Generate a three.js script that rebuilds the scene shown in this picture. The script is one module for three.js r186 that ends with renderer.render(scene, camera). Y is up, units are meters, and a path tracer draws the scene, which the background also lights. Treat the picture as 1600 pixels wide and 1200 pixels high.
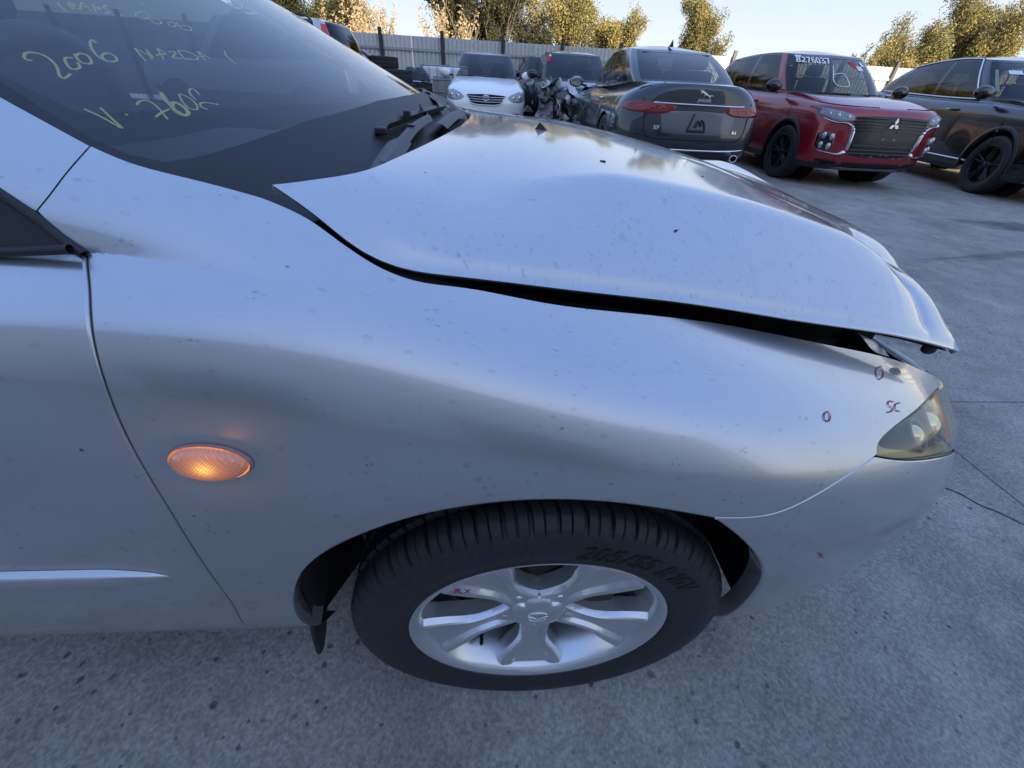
import * as THREE from 'three';
import { mergeGeometries, mergeVertices, toCreasedNormals } from 'three/addons/utils/BufferGeometryUtils.js';
import { RoundedBoxGeometry } from 'three/addons/geometries/RoundedBoxGeometry.js';
import { TextGeometry } from 'three/addons/geometries/TextGeometry.js';
import { FontLoader } from 'three/addons/loaders/FontLoader.js';
import { ImprovedNoise } from 'three/addons/math/ImprovedNoise.js';

// ---------- camera, sky, sun, exposure ----------
const scene = new THREE.Scene();
const renderer = new THREE.WebGLRenderer({ antialias: true });
renderer.setSize(1024, 768);
renderer.toneMapping = THREE.LinearToneMapping;
renderer.toneMappingExposure = 2.45;
renderer.shadowMap.enabled = true;

// x: the silver car's forward direction, y up, z towards the photographer; the front axle is at x = 0
const camera = new THREE.PerspectiveCamera(87.66, 4 / 3, 0.02, 600);
{
  const yaw = THREE.MathUtils.degToRad(4.831), pitch = THREE.MathUtils.degToRad(37.312), roll = THREE.MathUtils.degToRad(3.412);
  const f = new THREE.Vector3(Math.sin(yaw) * Math.cos(pitch), -Math.sin(pitch), -Math.cos(yaw) * Math.cos(pitch));
  const r = new THREE.Vector3().crossVectors(f, new THREE.Vector3(0, 1, 0)).normalize();
  const u = new THREE.Vector3().crossVectors(r, f);
  camera.position.set(-0.095, 1.052, 1.14);
  camera.up.copy(u.multiplyScalar(Math.cos(roll)).addScaledVector(r, -Math.sin(roll)));
  camera.lookAt(camera.position.clone().add(f));
}
const SUN_DIR = new THREE.Vector3(Math.sin(0.35) * Math.cos(0.27), Math.sin(0.27), Math.cos(0.35) * Math.cos(0.27)); // low, behind the photographer
{
  const lerp3 = (p, q, t) => p + (q - p) * t;
  const W = 512, H = 256, d = new Float32Array(W * H * 4);
  for (let j = 0; j < H; j++) for (let i = 0; i < W; i++) {
    const el = ((j + 0.5) / H - 0.5) * Math.PI, az = ((i + 0.5) / W - 0.5) * 2 * Math.PI;
    const y = Math.sin(el), h = Math.max(0, y), c = Math.cos(el);
    const dx = c * Math.cos(az), dz = c * Math.sin(az);
    const mu = dx * SUN_DIR.x + y * SUN_DIR.y + dz * SUN_DIR.z;
    const a = Math.pow(1 - h, 3.4), g = Math.exp((mu - 1) * 7);      // pale air low down, a warm glow round the sun
    let R = lerp3(0.152, 0.42, a), G = lerp3(0.245, 0.445, a), B = lerp3(0.48, 0.425, a);
    R += 0.42 * g; G += 0.36 * g; B += 0.25 * g;
    if (y < 0) { R = 0.22; G = 0.23; B = 0.26; }
    const o = (j * W + i) * 4; d[o] = R; d[o + 1] = G; d[o + 2] = B; d[o + 3] = 1;
  }
  const t = new THREE.DataTexture(d, W, H, THREE.RGBAFormat, THREE.FloatType);
  t.mapping = THREE.EquirectangularReflectionMapping; t.magFilter = THREE.LinearFilter; t.minFilter = THREE.LinearFilter;
  t.needsUpdate = true; scene.background = t; scene.environment = t;
}
const sun = new THREE.DirectionalLight(new THREE.Color(1, 0.83, 0.6), 4.6);
sun.position.copy(SUN_DIR).multiplyScalar(60); sun.castShadow = true;
Object.assign(sun.shadow.camera, { left: -40, right: 40, top: 40, bottom: -40, near: 1, far: 160 });
sun.shadow.mapSize.set(2048, 2048);
scene.add(sun); scene.add(sun.target);
// ---------- helpers ----------
const V3 = (x, y, z) => new THREE.Vector3(x, y, z);
let seedState = 7;
const rnd = () => { seedState = (seedState + 0x6d2b79f5) | 0; let t = Math.imul(seedState ^ (seedState >>> 15), 1 | seedState); t = (t + Math.imul(t ^ (t >>> 7), 61 | t)) ^ t; return ((t ^ (t >>> 14)) >>> 0) / 4294967296; };
const rr = (a, b) => a + (b - a) * rnd();
const lerp = (a, b, t) => a + (b - a) * t, clamp = (x, a, b) => Math.min(b, Math.max(a, x));
const sstep = (a, b, x) => { const t = clamp((x - a) / (b - a), 0, 1); return t * t * (3 - 2 * t); };
const names = new Map();
function numbered(n) { const k = names.get(n) ?? 0; names.set(n, k + 1); return k ? n + '_' + String(k).padStart(3, '0') : n; }
function tag(o, label, category, group, kind) {
  if (label) o.userData.label = label;
  if (category) o.userData.category = category;
  if (group) o.userData.group = group;
  if (kind) o.userData.kind = kind;
  return o;
}
function thing(name, label, category, pos = [0, 0, 0], turn = 0, group) {
  const o = new THREE.Group(); o.name = numbered(name); scene.add(o);
  o.position.set(...pos); o.rotation.y = turn;
  return tag(o, label, category, group);
}
function part(name, geos, m, parent, label) {
  const list = (Array.isArray(geos) ? geos : [geos]).map((g) => (g.index ? g.toNonIndexed() : g));
  for (const g of list) { for (const k of Object.keys(g.attributes)) if (!['position', 'normal', 'uv'].includes(k)) g.deleteAttribute(k); if (!g.attributes.uv) g.setAttribute('uv', new THREE.BufferAttribute(new Float32Array(g.attributes.position.count * 2), 2)); g.morphAttributes = {}; }
  const o = new THREE.Mesh(list.length > 1 ? mergeGeometries(list) : list[0], m);
  o.name = parent === scene ? numbered(name) : name; o.castShadow = o.receiveShadow = true;
  parent.add(o); if (label) o.userData.label = label;
  return o;
}
function natSpline(ts, ys) {
  const n = ts.length, m = new Array(n).fill(0), a = new Array(n).fill(0), b = new Array(n).fill(0);
  for (let i = 1; i < n - 1; i++) {
    const h0 = ts[i] - ts[i - 1], h1 = ts[i + 1] - ts[i], mu = h0 / (h0 + h1);
    const d = 6 * ((ys[i + 1] - ys[i]) / h1 - (ys[i] - ys[i - 1]) / h0) / (h0 + h1);
    const p = mu * a[i - 1] + 2; a[i] = -(1 - mu) / p; b[i] = (d - mu * b[i - 1]) / p;
  }
  for (let i = n - 2; i > 0; i--) m[i] = a[i] * m[i + 1] + b[i];
  return (t) => {
    let i = 0; while (i < n - 2 && t > ts[i + 1]) i++;
    const h = ts[i + 1] - ts[i], A = (ts[i + 1] - t) / h, B = 1 - A;
    return A * ys[i] + B * ys[i + 1] + ((A * A * A - A) * m[i] + (B * B * B - B) * m[i + 1]) * h * h / 6;
  };
}
const lin = (ts, ys) => (t) => { if (t <= ts[0]) return ys[0]; let i = 0; while (i < ts.length - 2 && t > ts[i + 1]) i++; return t >= ts[ts.length - 1] ? ys[ys.length - 1] : lerp(ys[i], ys[i + 1], (t - ts[i]) / (ts[i + 1] - ts[i])); };
// a smooth curve through points of any dimension, by chord length, t in 0..1
function curve(pts, straight) {
  const ts = [0]; for (let i = 1; i < pts.length; i++) ts.push(ts[i - 1] + Math.max(1e-6, Math.hypot(...pts[i].map((c, k) => (c - pts[i - 1][k]) * (pts[i].length === 2 && k ? .09 : 1)))));
  const L = ts[ts.length - 1], fs = pts[0].map((_, k) => (straight || pts.length < 3 ? lin : natSpline)(ts.map((t) => t / L), pts.map((p) => p[k])));
  return (t) => fs.map((f) => f(t));
}
const curveI = (pts) => { const ts = pts.map((_, i) => i / (pts.length - 1)), fs = pts[0].map((_, k) => lin(ts, pts.map((p) => p[k]))); return (t) => fs.map((f) => f(t)); };
// grid geometry from f(i/nu, j/nv) -> [x,y,z]; optional normal function and uv function
function gridGeo(nu, nv, f, { uv, flip, nrm } = {}) {
  const pos = [], uvs = [], idx = [], nn = [];
  for (let i = 0; i <= nu; i++) for (let j = 0; j <= nv; j++) {
    const s = i / nu, t = j / nv, p = f(s, t); pos.push(p[0], p[1], p[2]);
    const w = uv ? uv(s, t, p) : [s, t]; uvs.push(w[0], w[1]);
    if (nrm) nn.push(...nrm(s, t));
  }
  if (nrm) { const i = nu >> 1, j = nv >> 1, at = (a, b) => { const o = (a * (nv + 1) + b) * 3; return V3(pos[o], pos[o + 1], pos[o + 2]); }, o = (i * (nv + 1) + j) * 3; const A = at(i, j); flip = at(i + 1, j).sub(A).cross(at(i + 1, j + 1).sub(A)).dot(V3(nn[o], nn[o + 1], nn[o + 2])) < 0; }
  const id = (i, j) => i * (nv + 1) + j;
  for (let i = 0; i < nu; i++) for (let j = 0; j < nv; j++) {
    const a = id(i, j), b = id(i + 1, j), c = id(i + 1, j + 1), d = id(i, j + 1);
    if (flip) idx.push(a, c, b, a, d, c); else idx.push(a, b, c, a, c, d);
  }
  const g = new THREE.BufferGeometry();
  g.setAttribute('position', new THREE.Float32BufferAttribute(pos, 3));
  g.setAttribute('uv', new THREE.Float32BufferAttribute(uvs, 2)); g.setIndex(idx);
  if (nrm) g.setAttribute('normal', new THREE.Float32BufferAttribute(nn, 3)); else g.computeVertexNormals();
  return g;
}
// coons patch between four curves in any dimension: bottom b(s), top t(s), left l(v), right r(v)
function coons(b, t, l, r) {
  const c00 = b(0), c10 = b(1), c01 = t(0), c11 = t(1);
  return (s, v) => { const B = b(s), T = t(s), L = l(v), R = r(v); return B.map((_, k) => (1 - v) * B[k] + v * T[k] + (1 - s) * L[k] + s * R[k] - ((1 - s) * (1 - v) * c00[k] + s * (1 - v) * c10[k] + (1 - s) * v * c01[k] + s * v * c11[k])); };
}
const bx = (w, h, d, x = 0, y = 0, z = 0, r = 0) => (r ? new RoundedBoxGeometry(w, h, d, 2, r) : new THREE.BoxGeometry(w, h, d)).translate(x, y, z);
function tube(pts, r, seg = 24, rs = 8, closed = false) { return new THREE.TubeGeometry(new THREE.CatmullRomCurve3(pts.map((p) => V3(...p)), closed, 'centripetal'), seg, r, rs, closed); }
function bar(a, b, w, h) { const A = V3(...a), B = V3(...b), L = A.distanceTo(B), g = new THREE.BoxGeometry(w, h, L); const m = new THREE.Matrix4().lookAt(A, B, V3(0, 1, 0.001)); return g.applyMatrix4(m).translate((A.x + B.x) / 2, (A.y + B.y) / 2, (A.z + B.z) / 2); }
const lathe = (pts, seg = 48) => new THREE.LatheGeometry(pts.map((p) => new THREE.Vector2(p[0], p[1])), seg);
function extr(pts, depth, bevel = 0, holes) {
  const s = new THREE.Shape(pts.map((p) => new THREE.Vector2(p[0], p[1])));
  for (const h of holes ?? []) s.holes.push(new THREE.Path(h.map((p) => new THREE.Vector2(p[0], p[1]))));
  return new THREE.ExtrudeGeometry(s, { depth, bevelEnabled: bevel > 0, bevelSize: bevel, bevelThickness: bevel, bevelSegments: 2, curveSegments: 8 });
}
// ribbon or slab spanned over a surface function S(a,b) -> {p,n}; used for strokes of paint on a surface
function stroke(pts, S, w, lift = 0.0012, fl = 0.5) {
  const P = pts.map((q) => S(q[0], q[1], lift));
  const c = new THREE.CatmullRomCurve3(P.map((p) => V3(...p.p)), false, 'centripetal'), n = Math.max(6, pts.length * 5), pos = [], idx = [];
  const N = V3(...P[0].n);
  for (let i = 0; i <= n; i++) {
    const t = i / n, p = c.getPoint(t), d = c.getTangent(t), b = V3().crossVectors(N, d).normalize(), ww = w * (0.75 + 0.5 * Math.abs(Math.sin(i * 1.7 + pts.length)));
    for (const [k, e] of [[-1, 0], [-0.4, fl], [0.4, fl], [1, 0]]) pos.push(p.x + b.x * ww * k + N.x * e * w, p.y + b.y * ww * k + N.y * e * w, p.z + b.z * ww * k + N.z * e * w);
    if (i) for (let k = 0; k < 3; k++) { const a = (i - 1) * 4 + k, q = i * 4 + k; idx.push(a, q, q + 1, a, q + 1, a + 1); }
  }
  const g = new THREE.BufferGeometry(); g.setAttribute('position', new THREE.Float32BufferAttribute(pos, 3)); g.setIndex(idx); g.computeVertexNormals();
  return g;
}
const M = (o) => new THREE.MeshStandardMaterial({ side: THREE.DoubleSide, ...o });
const MP = (o) => new THREE.MeshPhysicalMaterial({ side: THREE.DoubleSide, ...o });
const rgb = (r, g, b) => new THREE.Color().setRGB(r, g, b);
function tex(w, h, f, { srgb = false, rep } = {}) {
  const d = new Uint8Array(w * h * 4);
  for (let y = 0; y < h; y++) for (let x = 0; x < w; x++) { const c = f(x, y), o = (y * w + x) * 4; d[o] = clamp(c[0], 0, 1) * 255; d[o + 1] = clamp(c[1], 0, 1) * 255; d[o + 2] = clamp(c[2], 0, 1) * 255; d[o + 3] = 255; }
  const t = new THREE.DataTexture(d, w, h, THREE.RGBAFormat); t.wrapS = t.wrapT = THREE.RepeatWrapping; t.magFilter = THREE.LinearFilter; t.minFilter = THREE.LinearMipmapLinearFilter; t.generateMipmaps = true;
  if (srgb) t.colorSpace = THREE.SRGBColorSpace; if (rep) t.repeat.set(...rep); t.needsUpdate = true; return t;
}
// tileable value noise: lattice of n cells
function vnoise(n, seed) {
  const g = new Float32Array(n * n); let s = seed * 7919 + 13;
  for (let i = 0; i < n * n; i++) { s = (Math.imul(s, 1664525) + 1013904223) | 0; g[i] = ((s >>> 8) & 0xffff) / 65535; }
  return (u, v) => { const x = u * n, y = v * n, i = Math.floor(x), j = Math.floor(y); let a = x - i, b = y - j; a = a * a * (3 - 2 * a); b = b * b * (3 - 2 * b); const I = ((i % n) + n) % n, J = ((j % n) + n) % n, I1 = (I + 1) % n, J1 = (J + 1) % n; return lerp(lerp(g[J * n + I], g[J * n + I1], a), lerp(g[J1 * n + I], g[J1 * n + I1], a), b); };
}
// ---------- the silver car's right body side: one smooth surface, later cut into panels ----------
// stations along the car, each with eleven rows from the sill up to the hood gap: [x, y, z]
const ST_T = [-1.3, -0.75, -0.42, -0.25, -0.08, 0.10, 0.28, 0.45, 0.60, 0.74, 0.92, 1.18, 1.55];
const sec = (x, yz) => yz.map((q) => [q.length > 2 ? q[2] : x, q[0], q[1]]);
const doorRows = [[.225, .78], [.29, .838], [.40, .872], [.53, .886], [.66, .892], [.77, .888], [.857, .872], [.902, .848], [.922, .798], [.966, .780], [.99, .735]];
const STN = [
  sec(-1.3, doorRows), sec(-.75, doorRows),
  sec(-.42, [[.225, .78], [.29, .838], [.40, .872], [.53, .886], [.66, .892], [.765, .888], [.850, .873], [.900, .849], [.921, .797], [.964, .778], [.988, .733]]),
  sec(-.25, [[.225, .78], [.29, .838], [.40, .872], [.53, .888], [.66, .893], [.755, .887], [.830, .866], [.872, .840], [.899, .802], [.922, .770], [.936, .736]]),
  sec(-.08, [[.225, .80], [.29, .85], [.40, .875], [.53, .888], [.66, .893], [.74, .884], [.80, .858], [.831, .828], [.850, .795], [.864, .758], [.872, .720]]),
  sec(.10, [[.225, .80], [.29, .85], [.40, .875], [.53, .888], [.65, .891], [.72, .880], [.768, .850], [.795, .812], [.811, .772], [.824, .733], [.832, .692]]),
  sec(.28, [[.215, .80], [.28, .845], [.38, .87], [.51, .884], [.62, .881], [.69, .866], [.735, .835], [.76, .795], [.775, .75], [.782, .70], [.785, .655]]),
  sec(.45, [[.205, .78], [.27, .822], [.37, .842], [.49, .853], [.60, .85], [.662, .83], [.70, .798], [.722, .757], [.735, .715], [.742, .672], [.745, .635]]),
  sec(.60, [[.20, .715], [.265, .757], [.36, .782], [.475, .798], [.575, .796], [.628, .772], [.662, .74], [.682, .706], [.694, .672], [.701, .642], [.705, .615]]),
  [[.69, .20, .62], [.71, .265, .66], [.722, .35, .69], [.73, .445, .708], [.73, .53, .702], [.724, .572, .682], [.724, .602, .662], [.720, .625, .642], [.718, .642, .625], [.716, .655, .615], [.710, .664, .600]],
  [[.83, .20, .53], [.845, .265, .555], [.850, .345, .57], [.848, .43, .573], [.832, .50, .555], [.814, .535, .536], [.812, .565, .526], [.804, .588, .516], [.798, .606, .508], [.799, .619, .507], [.791, .628, .50]],
  [[.90, .20, .31], [.92, .265, .32], [.928, .345, .33], [.925, .43, .33], [.91, .50, .325], [.895, .535, .32], [.875, .562, .315], [.855, .582, .31], [.84, .598, .30], [.828, .61, .30], [.82, .618, .295]],
  [[.92, .20, 0], [.945, .265, 0], [.952, .345, 0], [.948, .43, 0], [.93, .50, 0], [.915, .535, 0], [.895, .562, 0], [.875, .582, 0], [.86, .598, 0], [.848, .61, 0], [.84, .618, 0]],
];
const ROWF = Array.from({ length: 11 }, (_, r) => [0, 1, 2].map((k) => natSpline(ST_T, STN.map((s) => s[r][k]))));
// point at u (metres along the car, roughly x) and v in 0..10 (row)
function bodyP(u, v) {
  const C = ROWF.map((f) => [f[0](u), f[1](u), f[2](u)]);
  const i = clamp(Math.floor(v), 0, 9), t = v - i, at = (k) => (k < 0 ? C[0].map((c, q) => 2 * c - C[1][q]) : k > 10 ? C[10].map((c, q) => 2 * c - C[9][q]) : C[k]);
  const a = at(i - 1), b = at(i), c = at(i + 1), d = at(i + 2), w0 = (1 - t) ** 3 / 6, w1 = (3 * t ** 3 - 6 * t * t + 4) / 6, w2 = (-3 * t ** 3 + 3 * t * t + 3 * t + 1) / 6, w3 = t ** 3 / 6;
  const cw = .85 * Math.exp(-(((v - 8) / .55) ** 2)) * (1 - sstep(-.34, -.14, u));   // the belt crease fades out along the wing
  return [0, 1, 2].map((k) => lerp(w0 * a[k] + w1 * b[k] + w2 * c[k] + w3 * d[k], lerp(b[k], c[k], t), cw));
}
function bodyN(u, v) {
  const e = 1e-3, a = bodyP(u + e, v), b = bodyP(u - e, v), v1 = Math.min(10, v + 0.01), v0 = Math.max(0, v - 0.01), c = bodyP(u, v1), d = bodyP(u, v0);
  return V3(a[0] - b[0], a[1] - b[1], a[2] - b[2]).cross(V3(c[0] - d[0], c[1] - d[1], c[2] - d[2])).normalize().toArray();
}
// the hood: right edge (mirrored on the left), crown along the middle, a rolled lip and a crumpled corner in front
const HE = curve([[-.299, .961, .712], [-.253, .938, .735], [-.219, .914, .745], [-.185, .896, .742], [-.135, .883, .730], [-.094, .875, .720], [.012, .856, .700], [.098, .842, .685], [.213, .823, .668], [.356, .796, .650], [.525, .768, .635], [.692, .727, .616]]);
const HREAR = natSpline([-1, -.947, -.843, -.626, -.3, 0, .3, .626, .843, .947, 1], [-.30, -.252, -.214, -.18, -.148, -.136, -.148, -.18, -.214, -.252, -.30]);
const HF_T = [-1, -.77, -.24, .28, .60, .71, .835, 1];
const HFRONT = natSpline(HF_T, [.66, .69, .752, .735, .708, .706, .703, .692]), HFY = natSpline(HF_T, [.79, .848, .838, .829, .820, .804, .775, .727]);
const HC = natSpline([0, .12, .3, .5, .68, .84, 1], [.975, .9745, .963, .938, .905, .868, .83]);
const smin = (a, b, k) => { const h = clamp(.5 + .5 * (b - a) / k, 0, 1); return lerp(b, a, h) - k * h * (1 - h); };
const gauss = (x, s) => Math.exp(-x * x / (2 * s * s));
function hoodP(t, b) {       // t -1 (left edge) .. 1 (right edge), b 0 (rear) .. 1 (front)
  const E = HE(b), a = Math.abs(t), z = t * E[2];
  let x = lerp(HREAR(t), HFRONT(t), b);
  if (a > .999) x = E[0]; else x += (E[0] - lerp(HREAR(1), HFRONT(1), b)) * Math.pow(a, 8);
  const kr = sstep(.08, .34, b), S0 = 1 - .40 * t * t - .60 * Math.pow(a, 3.4), S1 = smin(1 - .16 * t * t, (1 - a) * 3.7, .10) , S = lerp(S0, S1 + .0 * a, kr);
  const bc = .865, at = (q) => { const e = HE(q); return lerp(e[1], HC(q), S); };
  let y = at(b); if (b > bc - .018) { const q = (b - bc) / (1 - bc), w = sstep(bc - .018, bc + .018, b); y = lerp(y, lerp(at(bc), HFY(t), clamp(q, 0, 1)), w); }
  if (a > .97) y = lerp(y, E[1], (a - .97) / .03);
  // crumple: a pulled-in notch near the front corner and shallow creases
  const nt = gauss(t - .70, .075) * sstep(.78, .97, b);
  y -= .012 * nt * (1 - sstep(.92, 1.0, b)); x -= .016 * nt;
  y += .006 * gauss(t - .86, .07) * sstep(.75, .95, b) * (1 - sstep(.98, 1, b));
  y -= .011 * Math.exp(-Math.abs(b - (.93 - .10 * gauss(a - .70, .05))) / .016) * sstep(.5, .66, t) * (1 - sstep(.93, 1, t));   // folded lip at the near corner
  const cr = (t0, b0, dt, db, w, len) => { const L = Math.hypot(dt, db), ux = dt / L, uy = db / L, q = (t - t0) * ux + (b - b0) * uy, d = -(t - t0) * uy + (b - b0) * ux; return (Math.exp(-Math.abs(d) / w)) * gauss(q, len); };
  y -= .0035 * cr(.12, .72, .25, .03, .018, .11) + .003 * cr(.3, .66, .1, .2, .02, .07) + .003 * cr(.02, .6, .3, -.05, .02, .09) + .0035 * cr(.5, .8, .2, .12, .02, .09) + .003 * cr(-.05, .8, .2, .12, .022, .1);
  y += .004 * gauss(t - .2, .14) * gauss(b - .62, .07) - .004 * gauss(t - .3, .12) * gauss(b - .8, .06);
  return [x, y, z];
}
// the windscreen: q -1..1 across, s metres up the slope measured level
const GL = { cx: -.172, tan: Math.tan(25.8 * Math.PI / 180) };
function glassP(q, s) { return [GL.cx - .25 * q * q - s, .972 + GL.tan * s - .004 * Math.pow(Math.abs(q), 6), .735 * q * (1 - .10 * Math.max(0, s))]; }
function glassN(q, s) { const e = 1e-3, a = glassP(q + e, s), b = glassP(q - e, s), c = glassP(q, s + e), d = glassP(q, s - e); return V3(c[0] - d[0], c[1] - d[1], c[2] - d[2]).cross(V3(a[0] - b[0], a[1] - b[1], a[2] - b[2])).multiplyScalar(-1).normalize(); }
const glassS = (q, s, lift) => { const p = glassP(q, s), n = glassN(q, s); return { p: [p[0] + n.x * lift, p[1] + n.y * lift, p[2] + n.z * lift], n: n.toArray() }; };
// ---------- materials ----------
const n4 = vnoise(4, 1), n9 = vnoise(9, 2), n23 = vnoise(23, 3), n64 = vnoise(64, 4), n150 = vnoise(150, 5), n400 = vnoise(400, 6);
const fbm = (u, v) => .45 * n4(u, v) + .27 * n9(u, v) + .16 * n23(u, v) + .12 * n64(u, v);
// dust, dried water spots and specks on the paint; the tile is 0.9 m
function dustTex(spots, seed, amount, small = 1) {
  const N = 1024, a = new Float32Array(N * N).fill(1); seedState = seed;
  const blot = (x, y, r, k, ring) => { const R = Math.ceil(r + 2); for (let j = -R; j <= R; j++) for (let i = -R; i <= R; i++) { const d = Math.hypot(i, j) / r; if (d > 1.15) continue; const w = ring ? gauss(d - .85, .13) : (1 - sstep(.55, 1.1, d)), X = (Math.floor(x) + i + N) % N, Y = (Math.floor(y) + j + N) % N; a[Y * N + X] *= 1 - k * w; } };
  for (let i = 0; i < spots; i++) { const x = rnd() * N, y = rnd() * N, c = n9(x / N, y / N); if (rnd() > c * 1.5) continue; blot(x, y, rr(1.2, rnd() < .06 ? 7 : 1.5 + 4.5 * small), rr(.03, .11) * amount, rnd() < .2); }
  for (let i = 0; i < Math.min(110, spots / 7); i++) { const x = rnd() * N, y = rnd() * N; for (let k = 0; k < 5; k++) blot(x + rr(-9, 9), y + rr(-9, 9), rr(1, 3), rr(.05, .2) * amount, false); }
  for (let i = 0; i < 16; i++) blot(rnd() * N, rnd() * N, rr(1, 2.2), rr(.5, .9), false);
  return tex(N, N, (x, y) => { const u = x / N, v = y / N, f = .93 + .07 * (1 - amount * .8 * (fbm(u, v) - .2)); const k = a[y * N + x] * f; return [k, k * 1.0, k * .995]; }, { srgb: true });
}
const dustSide = dustTex(700, 11, .8), dustTop = dustTex(7000, 12, .55, .45);
dustSide.repeat.set(1 / .9, 1 / .9); dustTop.repeat.set(1 / .9, 1 / .9);
const roughDust = tex(512, 512, (x, y) => { const u = x / 512, v = y / 512, k = .84 + .16 * fbm(u, v) + .05 * (n150(u, v) - .5); return [k, k, k]; }); roughDust.repeat.set(1.1, 1.1);
const mSilver = MP({ color: rgb(.53, .545, .565), metalness: .82, roughness: .33, roughnessMap: roughDust, map: dustSide, clearcoat: 1, clearcoatRoughness: .05 });
const dropBump = (() => { const N = 512, a = new Float32Array(N * N).fill(.5); seedState = 77; for (let i = 0; i < 2600; i++) { const x = rnd() * N, y = rnd() * N, r = rr(1, 3.2), k = rr(.15, .5); for (let q = -4; q <= 4; q++) for (let p = -4; p <= 4; p++) { const d = Math.hypot(p, q) / r; if (d < 1) { const o = ((Math.floor(y) + q + N) % N) * N + (Math.floor(x) + p + N) % N; a[o] = Math.max(a[o], .5 + k * Math.sqrt(1 - d * d)); } } } const t = tex(N, N, (x, y) => { const k = a[y * N + x]; return [k, k, k]; }); t.repeat.set(1 / .38, 1 / .38); return t; })();
const mSilverTop = MP({ color: rgb(.53, .545, .565), metalness: .82, roughness: .33, roughnessMap: roughDust, map: dustTop, clearcoat: 1, clearcoatRoughness: .06, bumpMap: dropBump, bumpScale: .0001 });
const mEdge = MP({ color: rgb(.42, .44, .47), metalness: .6, roughness: .45, clearcoat: .6, clearcoatRoughness: .1 });
const mBlack = M({ color: rgb(.012, .012, .014), roughness: .55 });
const mVoid = M({ color: rgb(.006, .006, .007), roughness: .9 });
const mPlastic = M({ color: rgb(.028, .029, .032), roughness: .42 });
const mPlasticGrey = M({ color: rgb(.055, .057, .06), roughness: .5 });
const mGloss = MP({ color: rgb(.008, .008, .009), roughness: .18, clearcoat: .6, clearcoatRoughness: .1 });
const mRubber = M({ color: rgb(.019, .019, .021), roughness: .55 });
const mRubberMark = M({ color: rgb(.004, .004, .005), roughness: .6 });
const mAlloy = MP({ color: rgb(.68, .69, .70), metalness: .75, roughness: .27, clearcoat: .5, clearcoatRoughness: .2 });
const mChrome = M({ color: rgb(.78, .78, .78), metalness: 1, roughness: .12 });
const mSteelDark = M({ color: rgb(.16, .12, .09), metalness: .6, roughness: .6 });
const mScreen = MP({ color: rgb(.56, .68, .70), roughness: .02, transmission: 1, thickness: 0, ior: 1.52 });
const mTint = MP({ color: rgb(.42, .47, .48), roughness: .03, transmission: 1, thickness: 0, ior: 1.5 });
const mTintDark = MP({ color: rgb(.11, .12, .13), roughness: .03, transmission: 1, thickness: 0, ior: 1.5 });
const mPaintPen = M({ color: rgb(.98, .74, .20), roughness: .7 });
const mPenPurple = M({ color: rgb(.30, .03, .09), roughness: .6 });
const mPenWhite = M({ color: rgb(.75, .78, .76), roughness: .7 });
// ---------- the yard: concrete slabs, the shed behind the photographer ----------
const concreteA = (() => { const N = 2048, h = new Float32Array(N * N), c = new Float32Array(N * N); seedState = 41;
  const a = vnoise(5, 21), b = vnoise(13, 22), d = vnoise(41, 23), e = vnoise(160, 24), f = vnoise(520, 25), g = vnoise(1024, 26);
  for (let y = 0; y < N; y++) for (let x = 0; x < N; x++) { const u = x / N, v = y / N, w = sstep(.35, .65, a(u, v)); const k = .5 * e(u, v) + .9 * f(u, v) + .7 * g(u, v); h[y * N + x] = .5 + .16 * (k - 1.05) * (.55 + .8 * w); c[y * N + x] = .84 + .14 * (a(u, v) - .5) + .12 * (b(u, v) - .5) + .10 * (d(u, v) - .5) + .17 * (f(u, v) - .5) + .15 * (g(u, v) - .5); }
  const pit = (x, y, r, k) => { for (let j = -r - 1; j <= r + 1; j++) for (let i = -r - 1; i <= r + 1; i++) { const q = Math.hypot(i, j * rr(.8, 1.3)); if (q > r) continue; const o = ((y + j + N) % N) * N + (x + i + N) % N; h[o] -= .3 * k; c[o] *= 1 - .5 * k; } };
  for (let i = 0; i < 9000; i++) { const x = Math.floor(rnd() * N), y = Math.floor(rnd() * N); if (a(x / N, y / N) + .3 * b(x / N, y / N) < rr(.3, .95)) continue; pit(x, y, 1 + Math.floor(rnd() * rnd() * 5), rr(.25, .8)); }
  for (let i = 0; i < 30; i++) { const x = Math.floor(rnd() * N), y = Math.floor(rnd() * N); pit(x, y, 2 + Math.floor(rnd() * 4), rr(.4, .7)); }
  for (let i = 0; i < 0; i++) { let x = rnd() * N, y = rnd() * N, q = rnd() * 6.3; const L = rr(60, 260); for (let k = 0; k < L; k++) { q += rr(-.35, .35); x += Math.cos(q); y += Math.sin(q); const o = ((Math.floor(y) + N * 4) % N) * N + (Math.floor(x) + N * 4) % N; h[o] -= .3; c[o] *= .66; } }
  return { map: tex(N, N, (x, y) => { const k = c[y * N + x]; return [k, k * .995, k * .985]; }, { srgb: true }), bump: tex(1024, 1024, (x, y) => { const k = .25 * (h[2 * y * N + 2 * x] + h[(2 * y + 1) * N + 2 * x] + h[2 * y * N + 2 * x + 1] + h[(2 * y + 1) * N + 2 * x + 1]); return [k, k, k]; }) }; })();
const mConcrete = M({ color: rgb(.465, .44, .40), roughness: .9, map: concreteA.map, bumpMap: concreteA.bump, bumpScale: .007 });
for (const t of [concreteA.map, concreteA.bump]) t.repeat.set(1 / 3.1, 1 / 3.1);
const ground = new THREE.Group(); ground.name = 'ground'; ground.userData.kind = 'structure'; scene.add(ground);
part('earth', new THREE.PlaneGeometry(700, 700).rotateX(-Math.PI / 2).translate(0, -.14, 0), M({ color: rgb(.16, .14, .09), roughness: 1 }), ground);
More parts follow.
